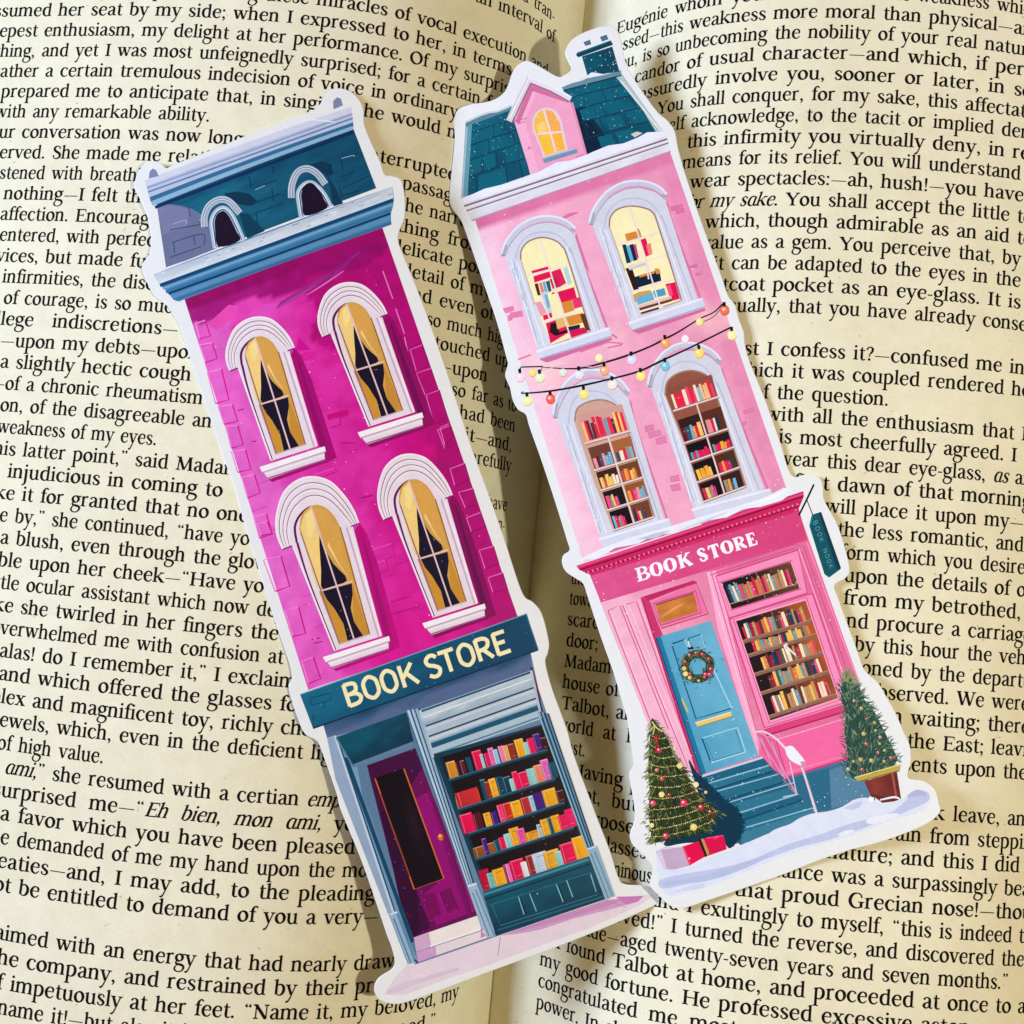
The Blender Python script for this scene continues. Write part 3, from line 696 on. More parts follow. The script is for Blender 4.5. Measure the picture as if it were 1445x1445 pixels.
def magenta_bookmark():
    A = Art('bookmark with a magenta building, dark blue roof and purple door, lying across the gutter', (0.0598 + THICK, -.065, .045, -2.587, .198), OUT_MAGENTA, 11, bend=(-0.4, 0.0155))
    rg = A.rng; vn = vnoise(3); vm = vnoise(8)
    # wall: washes of magenta ink
    p = A.part('wall')
    quad = cA('284,1108 1294,748').tolist() + cC('1270,915 199,1278').tolist()
    def wall(u, v):
        c = mix((226, 96, 196), (198, 8, 132), (u - 0.05) * 1.25 + (vn(u * 5, v * 9) - .5) * .35)
        c = mix(c, (226, 70, 178), (1 - v) * .55 * (1 - u))
        edge = 0.62 + 0.25 * v + 0.10 * (vn(v * 14, 3) - .5)            # darker brushwork on the right
        if u > edge - 0.12 * math.sin(v * 9): c = mix(c, (172, 2, 118), .75)
        if u < .16: c = mix(c, (222, 132, 210), .35 + .25 * vm(u * 20, v * 30))
        c = mix(c, (214, 14, 142), .55 * max(0, 1 - abs(v - .95) * 5) * (1 if .3 < u < .75 else .3))
        if v < 0.035: c = mix((150, 6, 104), (190, 20, 140), u * .3)
        elif v < .075 + .012 * math.sin(u * 17): c = mix(c, (146, 8, 108), .72)
        c = c + (vm(u * 22, v * 50) - .5) * 18
        return c
    p.grid(quad, wall, 44, 88)
    f = homog(UNIT, quad)
    p.next()
    for r in range(46):
        for k in range(9):
            if rg.random() < .16:
                u = (k + .5 * (r % 2)) / 9 + rg.uniform(-.01, .01); v = .1 + r * .0192
                if u < .97: p.strip(f([(u, v), (min(u + rg.uniform(.04, .1), .99), v)]), .9, mix(wall(u, v), (120, 0, 90), .35), up=False)
    # purple smear and light under the cornice
    p.strip(f([(.30, .115), (.45, .10), (.6, .085), (.74, .07), (.86, .045)]), [1, 4, 6, 5, 2], (158, 50, 140)); p.strip(f([(.38, .112), (.5, .10), (.62, .088)]), [1, 4, 1], (176, 70, 156)); p.strip(f([(.56, .104), (.66, .092), (.76, .078)]), [1, 2, 1], (206, 130, 196)); p.strip(f([(.66, .082), (.78, .062), (.9, .045)]), [1, 3, 1], (140, 40, 130))
    p.poly(cB('190,280 300,180 355,190 330,240 240,310'), (228, 84, 180)); p.poly(cB('380,240 470,180 560,170 500,250'), (222, 84, 190))
    p.poly(cB('650,440 690,420 745,420 740,455 665,470'), (214, 40, 160)); p.poly(cB('655,345 720,410 640,415'), (206, 20, 150))
    # raised bricks: thin light and dark outlines
    def brick(pts, lit, dark, w=2.0):
        P = pts; p.strip(P[[3, 0, 1]], w, lit, smooth=False); p.strip(P[[1, 2, 3]], w, dark, smooth=False)
    for q in ('130,275 180,260 205,340 150,355', '150,385 215,375 240,455 180,475', '190,525 262,508 300,665 232,685', '245,700 318,690 345,775 275,790', '285,800 345,795 372,895 312,912', '312,930 385,918 412,1020 345,1035', '365,1060 430,1045 460,1140 395,1165', '425,1260 490,1245 522,1350 455,1370'):
        brick(cB(q), (232, 150, 214), (210, 30, 150))
    for q in ('-30,615 60,595 105,750 30,775', '80,870 150,855 185,990 120,1005', '165,1130 225,1110 262,1220 200,1245', '-60,430 -10,420 15,480 -40,490'): brick(cC(q), (232, 140, 208), (200, 20, 140))
    for q in ('1225,410 1286,385 1324,490 1255,520', '1255,530 1330,505 1366,610 1300,640', '1305,640 1372,615 1417,760 1345,790', '1365,820 1430,795 1462,885 1400,915'): brick(cB(q), (226, 110, 190), (150, 0, 100), 1.4)
    for q in ('870,-60 916,-80 940,-15 895,30', '922,150 996,122 1022,205 945,235', '965,270 1038,250 1064,330 1000,350', '1005,400 1078,372 1104,445 1030,470', '1070,565 1143,545 1170,630 1100,660', '1115,705 1190,680 1216,765 1140,780'): brick(cC(q), (226, 120, 194), (140, 0, 96), 1.4)
    for s in ('1085,10 1135,150', '1150,200 1195,330', '1195,345 1215,440'): p.strip(cB(s), 1.6, (226, 130, 200))
    for q in ('800,740 900,715 905,745 805,775', '800,775 865,755 870,790 815,810'): brick(cB(q), (224, 60, 165), (190, 8, 128), 1.4)
    p.poly(cB('798,742 900,714 912,738 806,770'), (200, 10, 128))
    for q in ('505,570 625,530 640,595 515,640', '490,645 595,615 605,665 515,695', '230,180 335,145 345,165 240,200'): brick(cC(q), (230, 90, 180), (190, 20, 140), 1.4)
    for s in ('345,720 375,712', '415,880 440,875', '865,885 945,885', '975,1165 1030,1150'): p.strip(cB(s), 1.5, (176, 16, 130))
    for s in ('470,300 525,288', '390,20 410,15', '620,830 720,800', '625,890 770,850', '215,1020 260,1012', '225,1040 270,1030'): p.strip(cC(s), 1.5, (178, 14, 128))
    p.next()
    for _ in range(90): q = f([(rg.uniform(.03, .98), rg.uniform(.06, .98))])[0]; p.disc(q, rg.choice([.5, .6, .8, 1.3]), (240, 160, 220), up=False, n=7)
    p.done()
    # roof
    p = A.part('roof')
    quad = cA('148,640 1148,250 1268,562 196,965'); fr = homog(UNIT, quad)
    def roof(u, v):
        c = mix((30, 108, 136), (18, 84, 112), u * .9 + (vn(u * 6, v * 6) - .5) * .5)
        c = mix(c, (10, 66, 100), .5 * max(0, 1 - v * 5)); return c + (vm(u * 18, v * 14) - .5) * 14
    p.grid(quad, roof, 30, 14)
    p.poly(cA('150,645 200,642 270,650 330,668 375,695 410,730 440,875 300,930 197,965'), (112, 122, 156)); p.poly(cA('150,645 240,650 320,672 300,760 180,800'), (126, 130, 164))
    p.poly(cA('490,590 560,578 620,590 662,628 640,650 600,650 560,640'), (8, 62, 88)); p.poly(cA('570,690 615,690 700,780 610,820'), (8, 70, 98)); p.poly(cA('930,440 990,425 1040,440 1050,490 1020,500'), (8, 62, 90))
    p.poly(cA('1020,500 1060,560 1100,640 1050,655'), (8, 66, 94))
    for s in ('305,640 320,705', '355,725 405,765', '215,775 380,745', '225,840 380,795 390,850', '235,840 240,895', '215,915 375,860', '335,800 345,850', '620,500 630,560', '740,450 745,490', '650,560 760,520', '640,640 780,590', '735,560 745,625', '650,690 790,640', '655,690 665,745', '1085,410 1175,385', '1090,420 1100,470', '1100,560 1230,500', '1095,600 1180,575', '1085,505 1160,480', '1080,555 1095,610'):
        p.strip(cA(s), 1.3, (62, 76, 116) if float(s.split(',')[0]) < 400 else (6, 60, 88))
    for s in ('230,745 295,725 300,745', '360,725 390,735', '1090,410 1150,395 1155,400', '650,570 700,548'): p.strip(cA(s), 1.1, (150, 178, 200))
    p.poly(cA('88,522 1140,146 1152,238 112,612'), (186, 196, 218))                     # parapet bands
    p.poly(cA('88,522 1140,146 1144,176 94,552'), (206, 210, 228)); p.strip(cA('100,560 1145,184'), 2.6, (150, 164, 196)); p.strip(cA('104,582 1148,205'), 2.2, (96, 134, 172))
    p.poly(cA('112,608 1150,226 1152,246 118,632'), (60, 116, 158)); p.poly(cA('118,630 1150,244 1152,262 128,652'), (146, 182, 206)); p.strip(cA('140,660 1150,276'), 4.5, (12, 54, 96))
    p.strip(cA('700,270 900,215 1060,225'), [1, 3, 1], (226, 230, 240))
    p.poly(cA('108,512 112,478 128,462 146,470 158,500'), (132, 142, 172)); p.poly(cA('1050,160 1048,118 1068,98 1088,106 1098,140'), (132, 142, 172)); 
    roof_o = p.done()
    def dormer(hood, inner, hole):
        d = A.part('dormer_window', roof_o); H = cA(hood); I = cA(inner)
        d.strip(H, 9.5, (196, 204, 216)); 
        nrm = np.array([0.2, 1.0])
        for k, cc in ((-2.0, (70, 108, 142)), (1.4, (92, 126, 156)), (3.6, (150, 166, 190))): 
            c0 = I.mean(0); d.strip(H + (c0 - H) / np.hypot(*(c0 - H).T)[:, None] * k, 1.0, cc)
        d.strip(I, 7.5, (176, 194, 210)); c0 = I.mean(0); d.strip(I + (c0 - I) / np.hypot(*(c0 - I).T)[:, None] * 2.0, 1.6, (46, 92, 128)); d.strip(I, 1.2, (226, 230, 236))
        d.poly(catmull(cA(hole), 4, True), (34, 24, 50)); m = cA(hole).mean(0)
        d.disc(m + np.array([1, 2]), 5, (44, 30, 60), (34, 24, 50), n=12, ry=9)
        d.done()
    dormer('392,760 392,705 418,650 470,620 520,632 572,690', '448,868 436,790 430,730 452,682 490,664 525,692 556,750 590,830', '466,860 446,780 448,712 470,684 498,684 525,720 550,775 572,828')
    dormer('835,612 838,545 866,482 915,462 965,486 1008,542', '888,712 876,640 872,585 900,545 938,536 978,566 1008,606 1034,658', '906,702 890,635 890,570 915,538 945,538 978,575 1002,620 1016,664')
    # cornice
    p = A.part('cornice')
    p.poly(cA('132,1002 1352,553 1358,620 1352,660 1342,690 1345,748 262,1140 235,1132 205,1095 172,1062'), (84, 138, 174))
    p.grid(cA('132,1002 1352,553 1354,612 160,1052'), lambda u, v: mix((176, 188, 206), (212, 220, 226), v * .8 + vn(u * 12, v * 4) * .5), 26, 4)
    p.strip(cA('165,1058 1354,622'), 5.0, (16, 78, 124)); p.strip(cA('180,1074 1350,645'), 3.0, (122, 168, 198)); p.strip(cA('196,1092 1344,672'), 4.2, (60, 124, 168)); p.strip(cA('208,1100 1342,690'), 3.0, (14, 62, 104))
    p.strip(cA('225,1116 1340,712'), 5, (96, 148, 184)); p.strip(cA('245,1130 1344,738'), 4, (66, 116, 158))
    for _ in range(26):
        u = rg.random(); a = cA('150,1020 1352,580'); q = a[0] * (1 - u) + a[1] * u + np.array([0, rg.uniform(-6, 5)]); p.strip([q, q + np.array([rg.uniform(3, 9), -rg.uniform(1, 3)])], .9, rg.choice([(132, 150, 172), (228, 232, 238)]), up=False)
    p.done()
    # four arched windows
    REF = cB('308,518 632,405 788,905 458,1008')
    HOODI = '345,503 341,440 365,382 415,338 462,326 512,342 556,378 598,416'
    HOODO = '304,520 284,465 287,395 322,308 380,258 445,240 515,252 572,298 612,350 634,400'
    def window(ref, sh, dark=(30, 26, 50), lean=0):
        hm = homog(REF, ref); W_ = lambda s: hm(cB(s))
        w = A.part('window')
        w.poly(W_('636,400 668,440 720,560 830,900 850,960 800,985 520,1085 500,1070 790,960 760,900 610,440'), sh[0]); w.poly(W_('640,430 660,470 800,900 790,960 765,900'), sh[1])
        O = catmull(W_(HOODO), 4); I = catmull(W_(HOODI), 4); tt = np.linspace(0, 1, 40)
        rs = lambda P: np.stack([np.interp(tt, np.linspace(0, 1, len(P)), P[:, k]) for k in (0, 1)], 1)
        O, I = rs(O), rs(I)
        w.poly(W_('345,503 335,434 358,368 410,320 462,308 520,326 568,364 606,410 752,902 512,978'), (226, 216, 226))
        w.poly(np.concatenate([O, I[::-1]]), (228, 218, 226))
        for k, cc, ww in ((.04, (244, 238, 242), 1.6), (.27, (150, 116, 142), 1.3), (.33, (240, 232, 238), 1.2), (.52, (158, 126, 150), 1.3), (.58, (240, 232, 238), 1.4), (.78, (146, 108, 136), 1.3), (.84, (238, 228, 236), 1.4)): w.strip(O * (1 - k) + I * k, ww, cc, n=2)
        w.strip(W_('304,520 345,503'), 1.8, (110, 30, 96)); w.strip(W_('598,416 634,402'), 1.6, (120, 40, 104))
        w.strip(W_('366,490 362,430 385,385 425,352 458,345'), [3.2, 3.4, 3.2, 2.4, 1], (104, 14, 88)); w.strip(W_('368,490 395,600 440,740 518,972'), [3.4, 2.6, 2.2, 3.4], (112, 24, 96))
        w.strip(W_('352,510 515,972'), 2.2, (240, 232, 240)); w.strip(W_('598,430 748,898'), 2.4, (240, 230, 236)); w.strip(W_('580,420 735,905'), 2.2, (196, 174, 196)); w.strip(W_('560,400 718,910'), 1.6, (232, 216, 226))
        g = A.part('glass', w.done())
        g.poly(catmull(W_('380,440 392,385 428,350 470,342 515,365 548,412 575,480'), 4).tolist() + W_('692,892 538,944 460,690').tolist(), (208, 164, 86))
        g.poly(W_('385,430 404,378 436,352 452,400 462,460 470,560 466,672 440,672 400,520'), (236, 206, 134)); g.poly(W_('410,385 436,356 448,420 430,470 412,460'), (242, 218, 148))
        g.poly(W_('436,352 500,358 545,425 602,640 585,630 520,540 485,480 455,440'), (214, 166, 88)); g.poly(W_('500,480 540,560 590,630 540,570 496,500'), (236, 206, 140))
        g.poly(W_('450,690 475,690 545,800 560,850 575,930 538,942'), (202, 150, 62)); g.poly(W_('605,660 612,830 655,900 690,890'), (198, 146, 66))
        g.poly(catmull(W_('462,462 478,500 520,570 580,640 470,682 464,600'), 3, True), dark); g.poly(W_('468,690 602,652 606,700 596,765 612,830 658,902 580,928 560,840 520,770 486,728'), dark)
        g.next()
        for _ in range(8): g.disc(W_('%f,%f' % (rg.uniform(470, 600), rg.uniform(560, 900)))[0], .5, (210, 190, 220), up=False, n=6)
        g.strip(W_('432,348 612,918'), 2.2, (226, 196, 200)); g.strip(W_('456,690 606,642'), 2.2, (226, 196, 192)); g.strip(W_('385,450 460,690 540,942'), 1.8, (150, 110, 130)); g.strip(W_('540,942 692,892'), 1.6, (206, 176, 190)); g.strip(W_('552,420 690,892'), 1.4, (150, 96, 60))
        g.done()
        s = A.part('sill', w.obj)
        s.poly(W_('456,1008 788,902 794,928 786,938 790,972 502,1070 478,1036 468,1034'), (226, 214, 224)); s.poly(W_('456,1008 788,902 794,928 470,1034'), (242, 236, 242)); s.strip(W_('470,1036 792,930'), 1.6, (182, 156, 182)); s.strip(W_('484,1046 788,946'), 1.6, (238, 228, 236)); s.strip(W_('496,1066 790,970'), 2.0, (160, 104, 150))
        s.done()
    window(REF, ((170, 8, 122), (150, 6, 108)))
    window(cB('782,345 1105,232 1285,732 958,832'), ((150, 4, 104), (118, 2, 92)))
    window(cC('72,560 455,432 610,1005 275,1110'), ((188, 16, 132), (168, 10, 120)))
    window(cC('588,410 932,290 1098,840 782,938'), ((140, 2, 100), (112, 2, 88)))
    # shop front
    p = A.part('shop_front')
    p.poly(cD('196,600 1256,235 1300,440 1445,870').tolist() + cE('1185,805 620,1005 225,1140').tolist(), (108, 138, 166)); p.poly(np.concatenate([cD('255,670 640,545'), cE('500,760 230,1100 150,860 10,400')]), (98, 130, 160))
    p.grid(cD('196,600 1256,235 1268,352 225,700'), lambda u, v: mix((22, 72, 102), (92, 112, 150), v * 1.6 + (vn(u * 9, v * 3) - .5) * .8), 30, 6)
    p.poly(cD('1268,320 1300,440 1315,500 1300,500 1275,400'), (160, 12, 110)); p.strip(cD('1262,330 1320,560'), 2.5, (20, 50, 84))
    p.done()
    p = A.part('pilaster')
    p.poly(cD('225,690 345,660').tolist() + cE('-28,330 225,1120 190,1138 -150,250').tolist(), (128, 160, 186))
    p.poly(cD('222,690 262,678').tolist() + cE('115,885 95,895 -160,240').tolist(), (150, 170, 196)); p.strip(np.concatenate([cD('262,680'), cE('120,885')]), 3.2, (190, 208, 222)); p.strip(np.concatenate([cD('275,690'), cE('128,880')]), 2.2, (40, 84, 118)); p.strip(np.concatenate([cD('290,690'), cE('140,890')]), 3.2, (116, 154, 184)); p.strip(np.concatenate([cD('318,790'), cE('215,1030')]), 5.5, (20, 78, 112))
    p.poly(cE('100,890 138,882 240,1128 195,1138'), (150, 178, 202)); p.strip(cE('122,915 205,1130'), 1.6, (76, 116, 150)); p.strip(cE('140,890 228,1125'), 3.2, (96, 140, 172)); p.strip(cE('104,896 140,884'), 2.4, (206, 218, 230)); p.strip(cE('225,1115 240,1132'), 2.5, (20, 70, 104))
    p.done()
    p = A.part('door')
    p.poly(cE('-8,172 228,88 528,900 218,1008 165,860'), (112, 6, 92))
    p.poly(cE('-8,172 228,88 262,180 170,330 200,700 300,960 218,1008 165,860'), (74, 12, 70)); p.poly(cE('60,400 150,350 230,760 250,980 218,1008 150,820'), (58, 10, 60))
    p.poly(cE('232,330 300,300 340,420 420,610 520,880 330,950 262,800 340,740'), (150, 4, 122)); p.poly(cE('300,330 320,330 420,600 505,890 480,900 390,640'), (128, 4, 106)); p.strip(cE('292,310 365,480 500,890'), 2.2, (110, 2, 92))
    p.poly(cE('262,800 325,790 352,895 300,915'), (126, 2, 98)); p.poly(cE('342,790 392,765 430,860 385,890'), (122, 0, 96)); p.strip(cE('340,790 372,890'), 1.4, (176, 20, 146)); p.strip(cE('395,765 440,880'), 1.2, (100, 0, 84)); p.strip(cE('255,805 300,925 440,880'), 1.2, (170, 14, 140), smooth=False)
    for _ in range(60): q = homog(UNIT, cE('0,172 228,88 528,900 218,1008'))([(rg.random(), rg.random())])[0]; p.disc(q, rg.uniform(.3, .7), (206, 110, 190), up=False, n=6)
    door = p.done()
    g = A.part('glass', door)
    g.poly(cE('32,232 172,186 366,722 222,776'), (24, 15, 30))
    g.disc(cE('225,470')[0], 13, (44, 26, 44), (24, 15, 30), ry=58, rot=-.30)
    g.strip(cE('32,236 222,774 366,722 172,188'), 1.9, (206, 112, 58), smooth=False); g.strip(cE('60,310 200,715'), 1.2, (120, 56, 50)); g.done()
    k = A.part('door_knob', door); k.disc(cE('352,521')[0], 4.7, (216, 112, 52)); k.disc(cE('347,514')[0], 2.0, (250, 190, 120)); k.strip(cE('362,505 366,540'), 1.5, (120, 50, 40)); k.done()
    t = A.part('transom_window'); t.grid(cD('268,688 628,560 664,712 352,832'), lambda u, v: mix((14, 92, 112), (10, 62, 84), v * .6 + u * .4 + (vn(u * 5, v * 5) - .5) * .7), 12, 8); t.strip(cD('352,836 664,716'), 4.5, (108, 132, 168)); t.strip(cD('268,688 352,832'), 2.4, (92, 136, 160)); t.done()
    p = A.part('pilaster')
    P1 = np.concatenate([cD('622,552 692,540'), cE('512,748 478,760')]); p.poly(P1, (146, 176, 200)); fp = homog(UNIT, P1)
    for u, w, c in ((.04, 1.4, (60, 104, 140)), (.2, 2.6, (188, 206, 222)), (.36, 1.8, (30, 76, 112)), (.5, 2.8, (166, 192, 212)), (.66, 1.6, (40, 86, 122)), (.8, 2.4, (150, 182, 204)), (.96, 1.8, (16, 62, 92))): p.strip(fp([(u, 0), (u, .5), (u, 1)]), w, c)
    p.poly(cE('480,758 524,744 622,1000 566,1012'), (160, 186, 206)); p.strip(cE('482,760 524,746'), 3, (206, 220, 232)); p.strip(cE('505,790 585,1000'), 1.6, (92, 132, 164)); p.strip(cE('520,775 612,1000'), 3, (124, 156, 184)); p.done()
    # shop window with its bookshelves
    p = A.part('shop_window')
    p.poly(cD('690,552 1268,345 1322,592 760,792'), (176, 192, 206)); fs = homog(UNIT, cD('690,552 1268,345 1322,592 760,792'))
    p.grid(cD('690,552 1268,345 1290,440 716,640'), lambda u, v: mix((196, 208, 216), (152, 176, 194), v * .8 + (vn(u * 8, v * 5) - .5) * .8), 16, 5)
    for v, w, c in ((.03, 3, (40, 92, 128)), (.16, 2, (216, 224, 230)), (.34, 2.2, (18, 64, 96)), (.4, 3.4, (194, 206, 216)), (.56, 2.2, (18, 64, 96)), (.62, 3, (196, 210, 220)), (.7, 2.4, (120, 160, 184)), (.76, 7, (30, 92, 120)), (.87, 4.6, (168, 196, 210)), (.95, 2.4, (90, 140, 166))): p.strip(fs([(0.02, v), (.5, v), (.98, v)]), w, c)
    case = np.concatenate([cE('315,118 852,-30'), cE('1072,612 560,788')]); p.poly(case, (14, 66, 88)); p.poly(cE('345,135 850,-22 1056,612 575,775'), (26, 16, 30))
    p.strip(cE('352,128 574,772'), 3.2, (10, 50, 72)); sw = p.done()
    CR, YE, TE, MI, LB, PK, RU, PU, MA, TA = (224, 18, 92), (238, 172, 40), (14, 86, 108), (150, 206, 206), (156, 196, 218), (228, 104, 176), (156, 50, 44), (78, 30, 132), (66, 16, 34), (224, 168, 104)
    rows = [('388,240 868,92', [(375, 420, 82, (208, 146, 46)), (420, 442, 72, MA), (442, 466, 70, (96, 30, 50)), (470, 495, 76, TE), (500, 546, 96, CR), (540, 556, 72, LB), (560, 582, 70, CR), (577, 606, 88, PK), (602, 626, 74, LB), (628, 656, 82, (226, 134, 180)), (650, 676, 78, TA), (676, 706, 78, RU), (706, 750, 88, YE), (750, 776, 64, MI), (768, 800, 76, CR), (796, 832, 88, PU), (832, 862, 60, MA)]),
            ('432,384 908,232', [(425, 540, 26, TE), (424, 536, 46, (120, 180, 130)), (422, 534, 62, YE), (420, 530, 76, (200, 50, 60)), (540, 566, 104, TE), (562, 590, 86, RU), (582, 616, 92, YE), (616, 650, 92, (16, 72, 96)), (648, 690, 80, (12, 66, 90)), (682, 706, 62, MI), (694, 722, 92, CR), (722, 776, 78, CR), (765, 806, 82, MI), (800, 842, 88, (228, 140, 112)), (832, 872, 104, (218, 110, 190)), (870, 906, 78, TE)]),
            ('482,502 952,348', [(440, 502, 96, CR), (504, 545, 82, (96, 22, 40)), (556, 590, 68, YE), (592, 622, 62, PU), (622, 652, 86, (232, 70, 130)), (648, 692, 84, (206, 46, 40)), (686, 736, 80, YE), (736, 780, 82, (186, 50, 56)), (776, 806, 80, LB), (796, 848, 84, PU), (842, 906, 84, YE), (908, 946, 60, (70, 18, 40))]),
            ('518,626 998,470', [(506, 612, 52, (150, 92, 46)), (548, 572, 84, PU), (606, 640, 58, TE), (630, 662, 62, CR), (655, 692, 70, MI), (680, 728, 88, YE), (716, 756, 74, (226, 84, 160)), (758, 846, 44, (222, 160, 46)), (815, 835, 66, LB), (832, 872, 82, YE), (866, 896, 82, TE), (884, 926, 84, YE), (918, 962, 74, CR), (950, 992, 92, (230, 30, 110))]),
            ('562,782 1068,614', [(534, 582, 102, (190, 18, 70)), (574, 612, 76, (110, 186, 180)), (600, 658, 84, YE), (652, 690, 92, (130, 10, 100)), (664, 684, 92, (236, 120, 180)), (684, 752, 98, CR), (738, 770, 76, (222, 228, 234)), (760, 818, 98, RU), (792, 862, 96, (190, 208, 232)), (846, 922, 88, (226, 170, 52)), (904, 946, 72, MI), (926, 1002, 98, CR), (986, 1046, 110, YE)])]
    b = A.part('shelf_books', sw)
    for ln, row in rows:
        E2 = pts_of(ln); dx = E2[1] - E2[0]; up = np.array([-.27, -.96])
        for (x0, x1, hgt, c) in row:
            ya = lambda x: E2[0, 1] + (x - E2[0, 0]) / dx[0] * dx[1]
            off = hgt * .27; B0 = np.array([x0 + off * .9, ya(x0 + off * .9)]); B1 = np.array([x1 + off * .9 - 2, ya(x1 + off * .9 - 2)])
            c = np.array(c, float); Qd = np.array([B0, B1, B1 + up * hgt * .98, B0 + up * hgt]); Qp = Qd / 3.4405 + np.array([520, 1030.])
            b.next(); b.add(Qp, [c * .88, c, c * 1.06, c * .96])
            b.next(); m2 = Qp * 1.0; fb = homog(UNIT, [Qp[3], Qp[2], Qp[1], Qp[0]])
            if rg.random() < .8: b.strip(fb([(.14, .03), (.14, .95)]), 1.0, mix(c, (255, 255, 255), .35), up=False)
            if rg.random() < .6: b.strip(fb([(.05, .04), (.95, .04)]), 1.1, mix(c, (255, 240, 225), .5), up=False)
            if rg.random() < .5: b.strip(fb([(.3, .2), (.8, .2)]), .9, mix(c, (30, 10, 20), .35), up=False); b.strip(fb([(.3, .8), (.8, .8)]), .9, mix(c, (255, 230, 180), .4), up=False)
        b.strip(pts_of(ln, (520, 1030), 3.4405) + np.array([0, 2.0]), 4.2, (14, 72, 96)); b.strip(pts_of(ln, (520, 1030), 3.4405) + np.array([0, .6]), 1.1, (52, 122, 148))
    for q in ('745,310', '770,330', '850,530', '800,420', '830,470', '790,300', '860,555'): b.disc(cE(q)[0], 1.1, (112, 92, 124), n=7)
    b.done()
    p = A.part('stall_riser')
    p.grid(cE('556,792 1072,618 1150,822 618,1000'), lambda u, v: mix((18, 92, 112), (10, 60, 84), v * .7 + (vn(u * 7, v * 5) - .5) * .6), 20, 8)
    p.strip(cE('560,800 1070,628'), 3.6, (70, 140, 160)); p.strip(cE('565,824 1078,650'), 2.2, (12, 52, 76)); p.strip(cE('590,850 1085,690'), 1.2, (44, 116, 138)); p.strip(cE('1078,690 1110,800 640,950 600,850'), 1.5, (50, 120, 142), smooth=False); p.strip(cE('628,972 1140,808'), 2.4, (38, 104, 128))
    for s in ('728,810 755,895', '782,795 815,880', '912,750 945,835', '962,730 992,812', '1078,700 1105,785'): p.strip(cE(s), 1.5, (126, 190, 200))
    for s in ('735,812 765,895', '920,750 952,832'): p.strip(cE(s), 1.8, (8, 46, 68))
    p.disc(cE('820,795')[0], .9, (170, 210, 216)); p.done()
    p = A.part('pilaster')
    P1 = np.concatenate([cD('1300,500 1345,560'), cE('1092,562 1055,580')]); P1 = np.array([cD('1305,590')[0], cD('1362,600')[0], cE('1092,560')[0], cE('1058,575')[0]]); p.poly(P1, (70, 116, 148)); fp = homog(UNIT, P1)
    for u, w, c in ((.05, 2.0, (150, 186, 204)), (.28, 1.8, (22, 66, 98)), (.45, 2.4, (120, 164, 190)), (.64, 2.0, (18, 60, 92)), (.82, 2.2, (96, 142, 172)), (.97, 1.8, (14, 52, 84))): p.strip(fp([(u, -.04), (u, .5), (u, 1)]), w, c)
    p.poly(cE('1058,578 1108,560 1196,806 1150,824'), (150, 180, 200)); p.strip(cE('1060,580 1108,564'), 2.6, (196, 212, 226)); p.strip(cE('1080,600 1165,818'), 1.6, (92, 136, 166)); p.strip(cE('1098,590 1184,806'), 2.6, (116, 154, 180)); p.done()
    # signboard
    p = A.part('signboard')
    quad = cD('84,468 1240,56 1300,246 152,646')
    p.grid(quad, lambda u, v: mix((30, 112, 142), (12, 74, 106), u * .9 + v * .25 + (vn(u * 8, v * 4) - .5) * .45), 34, 8)
    p.strip(cD('86,470 1240,58'), 1.6, (96, 160, 186)); p.strip(cD('152,642 1298,242'), 2.0, (10, 52, 84)); p.strip(cD('1238,62 1298,240'), 1.5, (60, 120, 150))
    for s in ('130,490 240,462', '140,500 150,520 235,498 240,480', '205,510 210,540', '150,570 155,610', '1215,230 1275,212'): p.strip(cD(s), 1.1, (14, 70, 100))
    for _ in range(40): q = homog(UNIT, quad)([(rg.random(), rg.random())])[0]; p.disc(q, rg.uniform(.3, .7), (120, 176, 196), up=False, n=6)
    sb = p.done()
    l = A.part('lettering', sb)
    lq = cD('296,424 1131,140 1166,246 332,533')
    sp = [(.0, .092), (.105, .205), (.215, .312), (.328, .432), (.486, .574), (.575, .672), (.682, .784), (.795, .89), (.905, 1.0)]
    lattice_letters(l, 'BOOK STORE', sp, lq, 5.6, (243, 232, 186), SANS); l.done()
    # pavement
    p = A.part('pavement')
    p.poly(cE('75,1285 130,1200 190,1140 225,1140 620,1003 1150,825 1330,803 1385,800 1320,850 1080,960 880,1030 600,1135 380,1210 180,1285'), (224, 210, 222))
    p.poly(cE('640,1000 1150,826 1335,806 1310,832 1180,870 1000,915 840,968 760,985'), (206, 160, 200)); p.poly(cE('640,1000 900,908 1140,832 1240,822 1120,870 900,935'), (196, 146, 190)); p.poly(cE('1200,810 1335,806 1308,834 1250,850'), (200, 130, 188))
    p.poly(cE('220,1008 528,902 548,965 232,1078'), (232, 224, 222)); p.poly(cE('220,1008 292,985 305,1050 232,1078'), (206, 172, 204)); p.strip(cE('300,1050 545,968'), 2.6, (240, 234, 236)); p.poly(cE('232,1080 325,1050 330,1095 240,1128'), (204, 160, 202)); p.poly(cE('325,1050 560,972 575,1010 330,1095'), (226, 214, 220)); p.strip(cE('305,1058 308,1085'), 1.2, (214, 180, 206)); p.poly(cE('545,970 572,1000 545,1010'), (196, 140, 180))
    p.strip(cE('640,1005 628,1100'), 1.1, (170, 140, 180)); p.strip(cE('1150,826 1250,860'), 1.0, (186, 140, 180)); p.strip(cE('190,1240 320,1195 440,1160'), [4, 6, 3], (212, 196, 212)); p.strip(cE('90,1275 180,1240 240,1215'), [5, 10, 4], (216, 202, 216))
    p.done()
magenta_bookmark()
